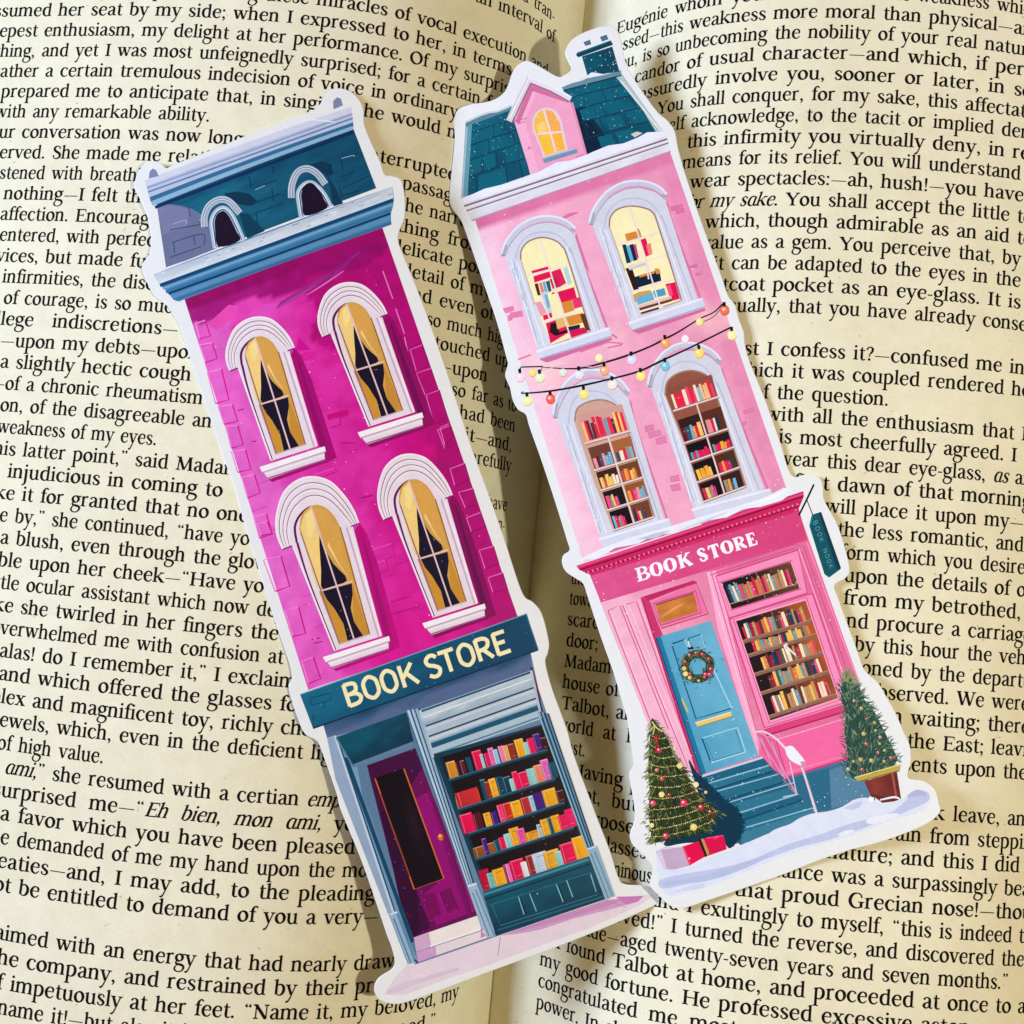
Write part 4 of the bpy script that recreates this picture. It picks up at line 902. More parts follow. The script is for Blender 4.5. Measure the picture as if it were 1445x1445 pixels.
# ------------------------------------------------------------------ the pink bookshop bookmark
cF = lambda s: pts_of(s, (630, 20), 3.6125)
cG = lambda s: pts_of(s, (680, 250), 3.6125)
cH = lambda s: pts_of(s, (770, 480), 3.3605)
cI = lambda s: pts_of(s, (800, 700), 3.2841)
cJ = lambda s: pts_of(s, (890, 900), 3.2111)

def pink_bookmark():
    A = Art('bookmark with a pale pink snowy building, light blue door and two small Christmas trees', (0.0501 + THICK, .165, .0375, 2.527, .863), OUT_PINK, 5)
    rg = A.rng; vn = vnoise(21); vm = vnoise(34)
    WH = (222, 226, 240)
    def flakes(p, f, n, box=(0, 1, 0, 1), col=(226, 236, 242)):
        p.next()
        for _ in range(n):
            q = f([(rg.uniform(box[0], box[1]), rg.uniform(box[2], box[3]))])[0]; p.disc(q, rg.choice([.35, .4, .45, .6, .85]), col, up=False, n=7)
    # ---------------- upper wall
    p = A.part('wall')
    quad = np.concatenate([cF('140,1030 1136,690'), cH('1150,728 180,1056')]); f = homog(UNIT, quad)
    def wall(u, v):
        c = mix((242, 188, 208), (228, 156, 186), u * 1.1 + (vn(u * 4, v * 7) - .5) * .3)
        c = mix(c, (244, 206, 222), .8 * max(0, 1 - u * 7))
        if u > .94: c = mix(c, (222, 132, 172), .4)
        if v < .05: c = mix((214, 112, 156), (226, 150, 186), .25 + u * .3)
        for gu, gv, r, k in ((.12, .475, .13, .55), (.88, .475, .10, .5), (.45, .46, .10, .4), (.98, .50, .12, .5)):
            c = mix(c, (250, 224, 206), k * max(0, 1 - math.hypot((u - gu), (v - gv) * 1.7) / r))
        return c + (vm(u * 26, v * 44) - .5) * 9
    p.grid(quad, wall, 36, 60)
    for q in ('490,195 430,180 475,170', ): pass
    def brick(P, c=(208, 116, 158), w=1.3): p.strip(P, w, c, smooth=False, closed=True)
    for s in ('105,670 160,655 165,680 120,695', '140,690 205,680 210,710 150,720', '130,705 150,700 158,728 135,735'): p.poly(cG(s), (222, 134, 174))
    for s in ('960,150 1020,135 1025,160 965,175', '985,165 1030,155 1035,180 990,190', '1050,455 1095,440 1100,460 1055,470', '1085,490 1120,480 1125,495 1090,505', '1070,470 1080,505'): p.poly(cG(s), (214, 122, 166)) if len(s) > 25 else None
    for s in ('470,410 510,400 515,425 475,435', '485,440 545,425 550,450 490,465', '520,470 565,455 575,485 528,495', '590,650 630,640 635,665 595,672', '590,690 635,680 640,710 600,715', '935,340 985,320 990,338 940,350', '925,395 950,385 952,396 928,405'): p.poly(cH(s), (220, 136, 176)) ; brick(cH(s), (206, 112, 158), 1)
    for s in ('490,180 440,195 390,225', '480,880 380,920 330,940', '780,775 900,735 1000,700', '500,890 640,840', '480,290 505,380 545,480', '660,800 690,820'): p.strip(cG(s), [2, 5, 2] if s.count(',') == 3 else 3, (216, 124, 168))
    for s in ('185,930 250,905', '620,840 720,850 640,870'): p.strip(cG(s), 2.5, (220, 130, 172))
    flakes(p, f, 130); p.done()
    # ---------------- roof
    p = A.part('roof')
    def slate(u, v): return mix((10, 104, 124), (4, 78, 100), v * .5 + (vn(u * 5, v * 5) - .5) * .9)
    ql = cF('98,555 335,478 428,818 75,940'); qr = cF('590,372 890,300 1112,612 712,722')
    for q in (ql, qr): p.grid(q, slate, 18, 14)
    p.poly(cF('655,430 740,520 840,660 712,722 690,640'), (4, 52, 76)); p.poly(cF('640,430 690,470 770,600 800,690 712,722'), (2, 44, 68))
    for q in (ql, qr):
        fr = homog(UNIT, q)
        for i, v in enumerate((.22, .42, .62, .82)):
            p.strip(fr([(.04, v), (.5, v - .01), (.97, v)]), 1.3, (2, 66, 90))
            for k in range(4): u = (k + .5 + .5 * (i % 2)) / 4.5; p.strip(fr([(u, v), (u, v + .19)]), 1.1, (2, 66, 90))
            for k in range(3): u = rg.uniform(0, .8); p.poly(fr([(u, v + .02), (u + .18, v + .02), (u + .18, v + .18), (u, v + .18)]), (12, 104, 124))
    p.poly(cF('98,570 130,562 108,922 74,942'), (106, 158, 172)); p.strip(cF('104,575 80,935'), 2.4, (168, 190, 200))
    p.poly(cF('862,318 892,306 1114,612 1082,624 990,470'), (176, 196, 196)); p.strip(cF('888,340 1106,612'), 2.6, (218, 222, 222))
    p.poly(cF('96,548 330,466 336,486 104,572'), (98, 138, 150)); p.strip(cF('98,550 200,505 260,495 332,465'), 2.6, (196, 206, 216)); p.poly(cF('585,372 700,325 888,282 892,312 600,388'), (112, 146, 162)); p.strip(cF('582,372 640,345 690,335 720,318 800,305 888,282'), [2, 3.5, 2, 4, 3, 2], (222, 226, 238))
    p.strip(cF('600,388 892,312'), 1.6, (4, 60, 84))
    for q in (ql, qr): flakes(p, homog(UNIT, q), 55, (.1, .95, .05, .95), (176, 214, 220))
    roof = p.done()
    c = A.part('chimney', roof)
    c.grid(cF('690,215 845,165 882,292 720,318'), lambda u, v: mix((6, 96, 116), (8, 78, 98), u + (vn(u * 5, v * 5) - .5)), 8, 8)
    c.poly(cF('658,206 838,134 850,156 672,220'), (6, 74, 92)); c.strip(cF('664,200 838,136'), 1.8, (24, 116, 128)); c.poly(cF('698,142 732,130 738,154 708,162'), (84, 118, 142)); c.poly(cF('782,116 816,104 826,128 794,140'), (84, 118, 142)); c.poly(cF('715,315 740,296 770,300 800,306 730,325'), (226, 230, 240)); flakes(c, homog(UNIT, cF('690,215 845,165 882,292 720,318')), 22); c.done()
    d = A.part('dormer', roof)
    d.poly(cF('345,545 428,345 630,440 716,716 430,818'), (234, 166, 196)); d.poly(cF('428,345 470,365 400,540 440,700 470,800 430,818 345,545'), (238, 178, 206)); d.poly(cF('428,350 350,548 372,560 440,392 620,452 628,440'), (206, 122, 160)); d.strip(cF('640,450 712,715'), 3, (222, 148, 182))
    for s in ('345,545 410,530', '360,560 400,548', '410,690 435,680', '418,670 420,690', '660,730 700,712'): d.strip(cF(s), 1.1, (196, 110, 160))
    d.strip(cF('318,545 372,430 426,326'), 8.5, (214, 206, 214), smooth=False); d.strip(cF('426,330 530,372 634,432'), 7.5, (222, 220, 230), smooth=False); d.strip(cF('336,556 384,448 430,352'), 1.8, (150, 112, 136), smooth=False); d.strip(cF('430,352 530,392 628,446'), 1.6, (150, 112, 136), smooth=False); d.strip(cF('322,535 376,420 424,322 530,362 632,422'), 1.6, (238, 238, 246), smooth=False)
    dm = d.done()
    w = A.part('window', dm); w.poly(catmull(cF('436,580 444,520 478,484 520,476 560,495 588,545'), 4).tolist() + cF('618,690 496,730').tolist(), (224, 206, 214)); w.poly(catmull(cF('446,580 454,524 482,494 518,488 550,506 576,552'), 4).tolist() + cF('606,690 504,722').tolist(), (244, 190, 92)); w.poly(cF('505,490 540,496 576,552 590,615 540,630'), (240, 176, 96)); w.poly(cF('470,625 520,608 535,700 502,715'), (250, 194, 72)); w.poly(cF('540,625 585,612 605,685 560,700'), (244, 182, 70)); w.poly(cF('460,560 500,545 510,600 470,610'), (250, 206, 128))
    w.strip(cF('496,488 558,702'), 2.8, (232, 214, 216)); w.strip(cF('466,612 592,598'), 2.6, (232, 214, 212)); w.strip(cF('500,724 496,730'), 1, (220, 200, 210)); w.poly(cF('486,735 662,682 670,706 500,760'), (126, 152, 178)); w.strip(cF('488,736 662,684'), 1.8, (176, 194, 210)); flakes(w, homog(UNIT, cF('450,490 560,490 600,690 500,715')), 14, col=(255, 236, 200)); w.done()
    # ---------------- cornice
    p = A.part('cornice')
    qc = cF('70,938 1116,602 1144,702 130,1056'); p.grid(qc, lambda u, v: mix((206, 204, 210), (226, 226, 234), vn(u * 14, v * 3)), 26, 4); fc = homog(UNIT, qc)
    for v, ww, cc in ((.34, 2.4, (134, 110, 124)), (.42, 1.2, (232, 230, 238)), (.54, 2.0, (140, 118, 132)), (.62, 1.2, (226, 224, 232)), (.97, 2.0, (196, 150, 176))): p.strip(fc([(.0, v), (.5, v), (1, v)]), ww, cc)
    sn = [(0, .05), (.1, -.06), (.2, .02), (.33, -.04), (.42, -.2), (.5, -.05), (.6, -.16), (.68, -.22), (.76, -.1), (.84, -.16), (.9, -.26), (1, -.04), (1, .2), (.6, .2), (.3, .24), (0, .25)]
    p.poly(fc(sn), (228, 230, 240)); p.poly(cF('940,612 970,598 1000,606 960,628'), (206, 206, 196)); p.done()
    # ---------------- arched windows
    REF = cG('100,395 475,270 655,770 280,890')
    def arch_window(ref, glass, back):
        hm = homog(REF, ref); W_ = lambda s: hm(cG(s)); w = A.part('window')
        w.poly(W_('655,800 665,830 330,945 295,930 640,815'), (206, 116, 160)); w.strip(W_('478,300 510,420 640,770'), 2.8, (210, 124, 166))
        w.poly(W_('112,398 128,352 180,285 262,240 345,232 420,252 470,290 625,772 290,888'), (208, 210, 222)); 
        w.strip(W_('104,398 124,340 184,262 270,216 360,210 430,232 472,268'), 7.5, (196, 200, 216)); w.strip(W_('100,390 122,328 186,250 272,205 362,200 436,224 476,262'), 3.0, (222, 224, 236)); w.strip(W_('118,402 138,352 196,280 276,238 356,230 424,250 466,284'), 1.5, (168, 164, 184)); w.strip(W_('100,400 118,400'), 2, (150, 140, 160))
        w.strip(W_('108,396 126,345'), 3.2, (172, 170, 180)); w.strip(W_('455,262 476,276'), 3.0, (170, 168, 182))
        w.strip(W_('170,420 190,350 235,300 300,280 370,288 420,325 450,380'), 2.2, (190, 194, 214)); w.strip(W_('150,420 280,860'), 2.0, (222, 226, 238)); w.strip(W_('160,425 290,858'), 1.3, (176, 180, 204)); w.strip(W_('180,430 320,865'), 1.8, (226, 228, 240)); w.strip(W_('450,360 600,775'), 1.8, (184, 186, 208)); w.strip(W_('430,350 575,785'), 2.0, (226, 228, 240))
        for _ in range(30): 
            t = rg.random(); q = hm((cG('160,430')[0] * (1 - t) + cG('300,850')[0] * t)[None])[0] + np.array([rg.uniform(-6, 5), 0]); w.strip([q, q + np.array([rg.uniform(-1, 2), rg.uniform(4, 12)])], .8, rg.choice([(196, 198, 216), (228, 230, 240), (214, 216, 232)]), up=False)
        wo = w.done()
        g = A.part('glass', wo); outer = np.concatenate([catmull(glass[:-2], 4), glass[-2:]])
        g.poly(outer, back); g.strip(np.concatenate([catmull(glass[:-2], 4)]), 2.2, (164, 132, 120)); g.strip(glass[[-3, -2]], 1.8, (190, 160, 150)); g.strip(np.array([glass[0], glass[-1]]), 1.8, (196, 178, 168))
        s = A.part('sill', wo); s.poly(W_('275,888 650,765 662,800 655,818 300,928'), (208, 212, 228)); s.strip(W_('278,890 648,770'), 3.6, (226, 228, 240)); s.strip(W_('296,926 656,812'), 1.6, (168, 164, 190)); s.done()
        return g
    CR, PK, NV, CB, TN, RD, OR, BR, LB, CM_ = (222, 24, 92), (226, 92, 150), (10, 44, 66), (244, 226, 172), (206, 150, 84), (196, 30, 70), (214, 142, 62), (104, 62, 42), (112, 176, 206), (236, 214, 186)
    mun = (230, 218, 220)
    def q_(g, s, c, fn=cG): g.poly(fn(s), c)
    g = arch_window(REF, cG('198,420 202,372 238,328 302,308 366,320 408,352 440,420 552,785 358,858 270,650'), (248, 232, 184))
    for s, c in (('252,478 345,452 350,470 258,496', CR), ('262,505 350,478 356,510 268,538', CR), ('345,485 400,465 430,540 380,570', (214, 40, 96)), ('268,545 285,540 300,600 285,604', (96, 40, 44)), ('290,540 305,536 320,590 305,595', (222, 130, 140)), ('308,535 322,530 336,588 322,592', LB), ('325,532 345,526 355,580 340,586', (60, 90, 130)), ('345,520 380,508 395,560 362,572', (190, 40, 80)), ('415,465 435,455 460,540 440,550', (176, 210, 216)), ('270,640 300,632 330,690 300,712', (226, 160, 180)), ('300,590 330,582 360,700 335,712', (196, 206, 214)), ('318,600 332,596 350,660 335,668', LB), ('385,585 470,560 485,620 405,640', CR), ('405,640 460,625 470,680 420,695', OR), ('460,620 500,610 512,660 470,672', (226, 60, 120)), ('310,705 355,690 360,715 315,730', CR), ('325,745 420,712 445,790 350,848', CR), ('350,745 380,740 395,790 440,775 440,790 375,810 345,790', (44, 26, 34)), ('375,725 430,710 440,755 385,775', (226, 186, 120)), ('430,712 515,690 520,740 445,760', OR), ('500,700 525,695 550,780 530,785', BR), ('430,765 500,750 500,770 440,785', (20, 50, 66)), ('440,785 520,765 540,790 450,820', (214, 24, 92)), ('355,590 370,585 372,592 358,598', RD)): q_(g, s, c)
    for s in ('296,318 352,492 455,830', '235,500 430,450', '355,575 445,550', '320,740 515,680', '300,600 345,720'): g.strip(cG(s), 2.0, mun, smooth=False)
    g.done()
    g = arch_window(cG('548,235 940,95 1130,620 750,745'), cG('650,255 655,205 690,165 752,148 820,155 870,180 900,250 1018,628 812,700 730,480'), (248, 232, 186))
    for s, c in (('728,290 805,270 815,305 740,328', OR), ('785,262 800,262 805,285 790,290', TN), ('715,345 735,342 760,435 738,440', (20, 60, 84)), ('735,352 752,346 775,425 758,432', LB), ('752,345 772,340 795,420 775,428', (20, 44, 70)), ('772,345 785,340 800,410 790,416', (200, 70, 140)), ('805,320 835,310 862,395 830,408', CR), ('838,345 860,335 870,390 850,395', (226, 140, 120)), ('732,465 765,460 800,570 775,580', (60, 26, 30)), ('745,452 830,430 835,450 752,475', (206, 200, 196)), ('775,510 905,470 915,528 790,565', (8, 44, 66)), ('800,500 880,478 882,490 805,512', OR), ('880,465 905,468 912,490 890,495', TN), ('770,600 800,585 860,575 870,600 780,640', (206, 160, 84)), ('785,612 870,588 880,625 795,652', LB), ('870,580 930,565 940,600 885,615', (84, 160, 190)), ('935,545 985,535 1010,620 965,632', CR), ('940,555 960,548 975,600 960,606', (246, 90, 130)), ('795,655 965,605 968,618 800,668', (226, 190, 190)), ('800,668 965,620 968,632 808,682', (110, 60, 50)), ('806,680 920,646 925,665 812,698', (236, 226, 214)), ('808,690 900,662 905,672 812,698', (90, 50, 40))): q_(g, s, c)
    for s in ('752,150 830,400 910,665', '690,345 895,285', '745,462 940,395', '770,582 975,520', '835,425 850,520'): g.strip(cG(s), 2.0, mun, smooth=False)
    g.done()
    PAL = [(222, 34, 92), (226, 86, 140), (120, 180, 204), (30, 62, 84), (240, 196, 110), (242, 226, 196), (120, 30, 50), (196, 60, 90), (236, 160, 70), (150, 150, 130), (226, 150, 160), (60, 90, 120)]
    def case(g, quad, rows, mid, tone):
        f = homog(UNIT, quad); n = len(rows); g.next()
        for r, (y0, y1, bk, pal, hh) in enumerate(rows):
            for (x0, x1) in ((.03, .48), (.53, .97)) if mid and r else ((.03, .97),):
                g.poly(f([(x0, y0), (x1, y0), (x1, y1), (x0, y1)]), bk[0] if x0 < .3 else bk[-1])
                xe = x1 - (x1 - x0) * rg.choice([.04, .04, .18, .3]) if r else x1 - .03
                g.next(); books_row(g, f, x0 + .03, xe, y1 - .004, (y1 - y0) * hh, pal, rg, (.045, .085) if mid else (.035, .065), .012, .3, .3)
            g.strip(f([(0, y1 + .008), (.5, y1 + .008), (1, y1 + .008)]), 2.2, (226, 208, 206)); g.strip(f([(0, y1 + .02), (1, y1 + .02)]), 1.0, (150, 110, 104))
        if mid: g.strip(f([(.5, rows[0][1]), (.5, .5), (.5, 1)]), 2.0, (228, 208, 206))
    DK = (42, 28, 34); BN = (112, 66, 46)
    g = arch_window(cH('35,360 395,250 590,850 255,945'), cH('138,385 150,325 205,292 275,284 340,315 372,380 380,400 515,838 322,905 240,700'), (206, 166, 150))
    case(g, cH('146,372 372,312 514,838 322,902'), [(-.02, .19, [(204, 160, 150)], [(232, 50, 90), (238, 196, 110), (242, 226, 200), (216, 50, 80), (120, 160, 180), (110, 50, 60)], .80), (.24, .42, [(118, 72, 60), (168, 106, 66)], PAL, .62), (.45, .60, [(70, 40, 40), (120, 74, 48)], [(240, 196, 110), (242, 226, 196), (236, 160, 70), (206, 90, 90)], .72), (.63, .79, [DK, (150, 94, 50)], PAL, .74), (.82, .99, [(32, 24, 34), (120, 74, 50)], PAL, .74)], True, 0)
    g.done()
    g = arch_window(cH('485,215 830,100 1070,710 695,805'), cH('566,262 576,200 622,160 690,144 752,160 792,200 806,250 950,694 748,768 660,500'), (150, 92, 76))
    case(g, cH('572,240 796,172 948,694 748,768'), [(-.02, .16, [(146, 84, 70)], [(226, 40, 80), (232, 76, 120), (240, 190, 140), (140, 190, 200), (90, 40, 60), (236, 220, 200)], .84), (.25, .44, [(60, 36, 36), (96, 54, 44)], PAL, .74), (.47, .61, [(24, 24, 34), (44, 30, 34)], [(236, 170, 70), (226, 40, 100), (100, 160, 180)], .55), (.64, .80, [(28, 24, 32), (84, 54, 40)], [(226, 40, 100), (236, 170, 70), (20, 80, 96), (240, 190, 90)], .66), (.83, .99, [(30, 24, 34), (60, 40, 36)], PAL, .70)], True, 0)
    g.done()
    # ---------------- string lights
    s = A.part('string_lights')
    up_ = '192,990 200,968 310,966 300,970'; 
    s.strip(cG('195,985 186,990 200,968 310,965 298,995'), 2.0, (30, 26, 32), smooth=False); s.strip(cG('300,968 480,976 620,946 750,906 860,862 930,826 1000,790 1110,722 1180,690 1228,646'), [1.0, 2.4, 2.8, 3.0, 2.6, 3.0, 2.4, 2.0, 1.8, 2.4], (26, 24, 30)); s.strip(cG('212,1092 210,1102 350,1090 500,1064 650,1030 800,990 920,934 1000,898 1092,854 1180,810 1268,766'), [1, 2, 2.6, 3, 2.6, 2.8, 3, 2.4, 2.6, 2.4, 2.4], (26, 24, 30)); s.strip(cG('1232,650 1180,712 1100,748'), 1.1, (90, 70, 80)); s.strip(cG('250,1000 420,960 600,965 640,900 605,860'), 1.0, (206, 176, 196)); s.strip(cG('500,970 560,975 620,960'), 1, (60, 50, 60))
    cable = s.done()
    bulbs = [('1238,678', (226, 112, 70), 1), ('1110,738', (248, 226, 140), 0), ('1036,825', (238, 228, 238), 0), ('935,846', (238, 158, 92), 1), ('763,930', (214, 210, 236), 1), ('596,922', (250, 238, 176), 0), ('625,985', (240, 170, 120), 1), ('496,1006', (222, 220, 232), 1), ('413,996', (208, 226, 214), 0), ('296,1022', (222, 232, 190), 1), ('196,1018', (236, 214, 226), 1), ('258,996', (248, 214, 120), 0), ('1275,804', (244, 236, 170), 1), ('1108,896', (246, 214, 96), 1), ('935,962', (112, 192, 214), 1), ('810,1014', (248, 224, 120), 1), ('665,1056', (244, 226, 216), 1), ('520,1104', (246, 226, 106), 1), ('350,1130', (232, 92, 70), 1), ('232,1138', (234, 236, 158), 1)]
    for pos, col, cap in bulbs:
        c0 = cG(pos)[0]; b = A.part('light_bulb', cable); r = 6.6 if cap else 5.2
        b.disc(c0, r * 1.0, mix(col, (255, 250, 240), .25), col, n=16, ry=r * 1.12); b.disc(c0 + np.array([-1.6, -1.2]), r * .45, (255, 252, 240), mix(col, (255, 250, 240), .25), n=12)
        if cap: b.strip(np.array([c0 + np.array([-1, -r * 1.75]), c0 + np.array([-.4, -r * .8])]), 4.2, (26, 24, 30))
        b.strip(np.stack([c0[0] + r * np.cos(np.linspace(.2, 2.2, 8)), c0[1] + r * 1.1 * np.sin(np.linspace(.2, 2.2, 8))], 1), .9, mix(col, (170, 80, 50), .45)); b.done()
    # ---------------- shop front
    p = A.part('shop_front')
    qf = np.concatenate([cI('152,492 1112,200'), cI('1345,830 1375,1100 600,1310')]); p.poly(np.concatenate([cI('112,360 1068,52 1120,200 1345,830 1390,1010'), cJ('985,555 690,640 420,690 300,630 150,330'), cI('160,500')]), (228, 116, 164))
    f = homog(UNIT, np.array([cI('158,495')[0], cI('1112,202')[0], cJ('1000,545')[0], cJ('300,640')[0]]))
    p.grid(np.array([cI('148,475')[0], cI('1104,180')[0], cI('1400,1010')[0], cI('476,1310')[0]]), lambda u, v: mix((236, 182, 202), (220, 116, 156), u * 1.7 - .1 + (vn(u * 5, v * 8) - .5) * .3) + (vm(u * 30, v * 40) - .5) * 8, 24, 30)
    DP = (204, 92, 142); LP = (248, 196, 218)
    for s in ('192,530 245,508 470,1080', '258,505 440,960 560,1250', '278,502 322,488 600,1260', '190,530 400,1075'): p.strip(cI(s), 1.4, DP, smooth=False)
    for s in ('200,530 412,1085', '266,505 566,1255', '286,505 590,1240', '332,480 620,1280'): p.strip(cI(s), 1.3, LP)
    p.poly(cI('345,470 378,480 560,930 628,1290 608,1296'), (200, 62, 116)); p.strip(cI('345,470 600,1270'), 2.4, (188, 40, 100)); p.poly(cI('345,468 590,390 600,405 380,482'), (190, 48, 106))
    p.poly(cI('650,350 690,345 885,1120 890,1200 880,1200 700,620'), (242, 172, 204)); p.strip(cI('650,352 876,1130'), 1.4, LP); p.strip(cI('668,350 890,1130'), 1.3, DP)
    for s in ('650,350 1060,222 1100,240 1330,900', '662,366 1060,240 1090,262 1310,900'): p.strip(cI(s), 1.5, DP, smooth=False)
    p.strip(cI('1112,215 1350,860'), 1.6, (240, 150, 190)); p.strip(cI('1075,245 1300,880'), 2.2, (242, 160, 196))
    p.poly(cI('912,1078 1306,956 1318,990 925,1112'), (214, 74, 132)); p.strip(cI('912,1078 1306,956'), 1.8, (246, 150, 190)); p.strip(cI('925,1110 1318,990'), 2.2, (180, 40, 98)); p.poly(cI('968,1130 1318,1022 1332,1215 1020,1300'), (234, 112, 166)); p.strip(cI('968,1130 1318,1022'), 1.3, (250, 170, 204)); p.strip(cI('1000,1310 1335,1205'), 2.6, (206, 60, 118)); p.strip(cI('996,1290 1330,1190'), 1.6, (246, 140, 184)); p.strip(cI('968,1130 1020,1300'), 1.4, (200, 70, 126))
    p.poly(cI('886,1100 960,1130 1020,1310 1000,1318 900,1170'), (222, 96, 150))
    flakes(p, homog(UNIT, cI('160,500 1110,205 1380,1000 610,1290')), 110); sf = p.done()
    # door
    p = A.part('door')
    qd = cI('412,656 668,578 888,1204 622,1292'); fd = homog(UNIT, qd); p.grid(qd, lambda u, v: mix((92, 164, 194), (112, 178, 204), u + (vn(u * 6, v * 9) - .5) * .8), 16, 24); p.poly(cI('412,656 434,650 645,1284 622,1292'), (40, 124, 158)); p.strip(cI('412,656 622,1292'), 2.2, (14, 92, 128))
    for s, c, w in (('485,686 546,664 566,712', (20, 96, 132), 2.2), ('485,686 598,1032 762,984', (22, 100, 136), 2.0), ('562,660 622,640 640,690', (30, 108, 142), 1.8), ('562,660 575,705', (40, 116, 150), 1.8), ('660,760 764,984', (168, 212, 226), 1.8), ('546,664 560,700', (160, 206, 222), 1.8), ('622,640 640,700', (150, 200, 218), 1.4), ('626,1122 790,1072', (160, 206, 222), 1.6), ('626,1122 668,1236', (20, 96, 132), 2.2), ('790,1072 828,1186', (164, 210, 224), 1.8), ('668,1236 828,1186', (172, 214, 228), 1.6), ('640,1128 680,1226 815,1184 782,1084', (52, 126, 158), 1.1)): p.strip(cI(s), w, c, smooth=False)
    flakes(p, fd, 36); door = p.done()
    l = A.part('letter_plate', door); l.poly(cI('594,1050 760,1000 766,1020 606,1070'), (226, 200, 128)); l.strip(cI('596,1051 760,1002'), 1.4, (246, 228, 170)); l.strip(cI('606,1070 766,1021'), 1.2, (150, 126, 70)); l.done()
    l = A.part('handle', door); l.strip(cI('530,935 545,968 562,1006'), [1.5, 4, 1.8], (166, 170, 116)); l.strip(cI('532,938 560,1000'), 1.2, (214, 206, 150)); l.done()
    w = A.part('wreath', door); c0 = cI('606,790')[0]; sc = 1 / 3.2841
    w.strip(np.stack([c0[0] + 17.5 * np.cos(np.arange(20) / 20 * 6.283), c0[1] + 17.5 * np.sin(np.arange(20) / 20 * 6.283)], 1), 11.5, (58, 76, 60), closed=True)
    for k in range(330):
        a = rg.uniform(0, 6.283); r = rg.gauss(60, 14) * sc; q = c0 + np.array([math.cos(a), math.sin(a)]) * r; t = a + rg.uniform(.6, 2.4)
        w.strip([q, q + np.array([math.cos(t), math.sin(t)]) * rg.uniform(3, 6.5)], [1.5, .5], rg.choice([(40, 62, 50), (58, 84, 62), (84, 108, 76), (34, 50, 44), (104, 96, 60), (120, 132, 96)]), up=(k % 30 == 0), smooth=False)
    for a, r, c, q in [(.2, 62, (200, 40, 84), 3.2), (.6, 66, (222, 70, 110), 3.0), (1.0, 60, (190, 40, 80), 2.4), (2.6, 66, (240, 214, 130), 3.6), (3.0, 64, (222, 190, 96), 3.2), (2.2, 64, (226, 196, 120), 2.6), (3.5, 62, (200, 60, 90), 2.4), (-1.2, 60, (196, 40, 84), 2.6), (-1.7, 62, (214, 60, 100), 2.2), (-.6, 62, (196, 44, 84), 2.4), (.8, 50, (226, 84, 120), 2.6), (2.4, 50, (206, 60, 90), 2.0), (-2.2, 66, (222, 120, 110), 2.2), (1.5, 66, (214, 190, 110), 2)]:
        o = c0 + np.array([math.cos(a), math.sin(a)]) * r * sc; w.disc(o, q, c, n=10); w.disc(o + np.array([-.8, -.8]), q * .35, (250, 210, 200), n=7)
    w.strip(cI('562,672 572,712'), 2.4, (206, 222, 230)); w.strip(cI('562,708 586,702'), 3.2, (26, 40, 50)); w.done()
    t = A.part('transom_window'); t.strip(cI('380,484 598,398 654,545 440,612'), 2.0, (196, 64, 116), smooth=False, closed=True); t.poly(cI('386,490 594,408 646,540 444,604'), (230, 122, 168)); t.strip(cI('400,500 596,440 622,540 436,598'), 1.8, (200, 80, 130), smooth=False, closed=True)
    t.grid(cI('412,504 588,450 610,536 436,590'), lambda u, v: mix((206, 138, 70), (176, 104, 52), abs(u - .45) + (vn(u * 5, v * 5) - .5) * .7), 12, 8); t.strip(cI('440,560 500,520 540,500'), [1, 3, 1], (222, 166, 104)); t.strip(cI('520,560 590,520'), [1, 2], (190, 120, 62)); t.strip(cI('412,504 588,450'), 1.4, (120, 60, 50)); t.done()
    # shop windows
    BP = [(206, 48, 84), (222, 84, 120), (120, 160, 172), (236, 190, 100), (238, 220, 190), (110, 60, 56), (90, 96, 76), (214, 130, 80), (40, 70, 96), (170, 40, 80), (150, 130, 120), (190, 150, 100)]
    def shop_window(frame, glass, rows, mids, tone):
        w = A.part('shop_window'); F4 = cI(frame); w.poly(F4, (236, 148, 188)); w.strip(F4, 2.2, (206, 78, 132), smooth=False, closed=True); G4 = cI(glass); c = G4.mean(0)
        w.poly(c + (G4 - c) * 1.075, (240, 160, 196)); w.strip(c + (G4 - c) * 1.05, 1.6, (206, 84, 138), smooth=False, closed=True); wo = w.done()
        g = A.part('shelf_books', wo); f = homog(UNIT, G4)
        g.grid(G4, lambda u, v: mix((40, 30, 36), tone, u * 1.5 - .5 + (vn(u * 5, v * 5) - .5) * .5), 12, 12)
        for y0, y1 in rows:
            x = .04
            g.next(); books_row(g, f, rg.uniform(.03, .16), .93, y1 - .004, (y1 - y0) * .88, BP, rg, (.028, .05), .006, .28, .35)
            g.poly(f([(0, y1), (1, y1), (1, y1 + .035), (0, y1 + .035)]), (146, 108, 92)); g.strip(f([(0, y1 + .002), (1, y1 + .002)]), 1.0, (186, 146, 126))
        for u in mids: g.strip(f([(u, 0), (u, 1)]), 1.3, (150, 110, 100))
        flakes(g, f, 40); return g
    g = shop_window('690,372 1070,250 1114,450 752,566', '716,402 1036,304 1078,428 764,524', [(.05, .80)], (.5,), (110, 74, 52)); g.done()
    g = shop_window('752,572 1138,452 1306,952 916,1074', '784,580 1106,484 1256,936 942,1040', [(.01, .19), (.21, .33), (.35, .52), (.54, .71), (.74, .95)], (.5,), (176, 96, 50)); f = homog(UNIT, cI('784,580 1106,484 1256,936 942,1040'))
    g.strip(cI('1010,690 1060,738'), 2.6, (226, 220, 220)); g.strip(cI('1005,690 1025,735'), 1.8, (240, 236, 236)); g.strip(cI('1010,688 1022,686'), 2, (240, 236, 236)); g.done()
    # signboard and its cornice
    p = A.part('signboard')
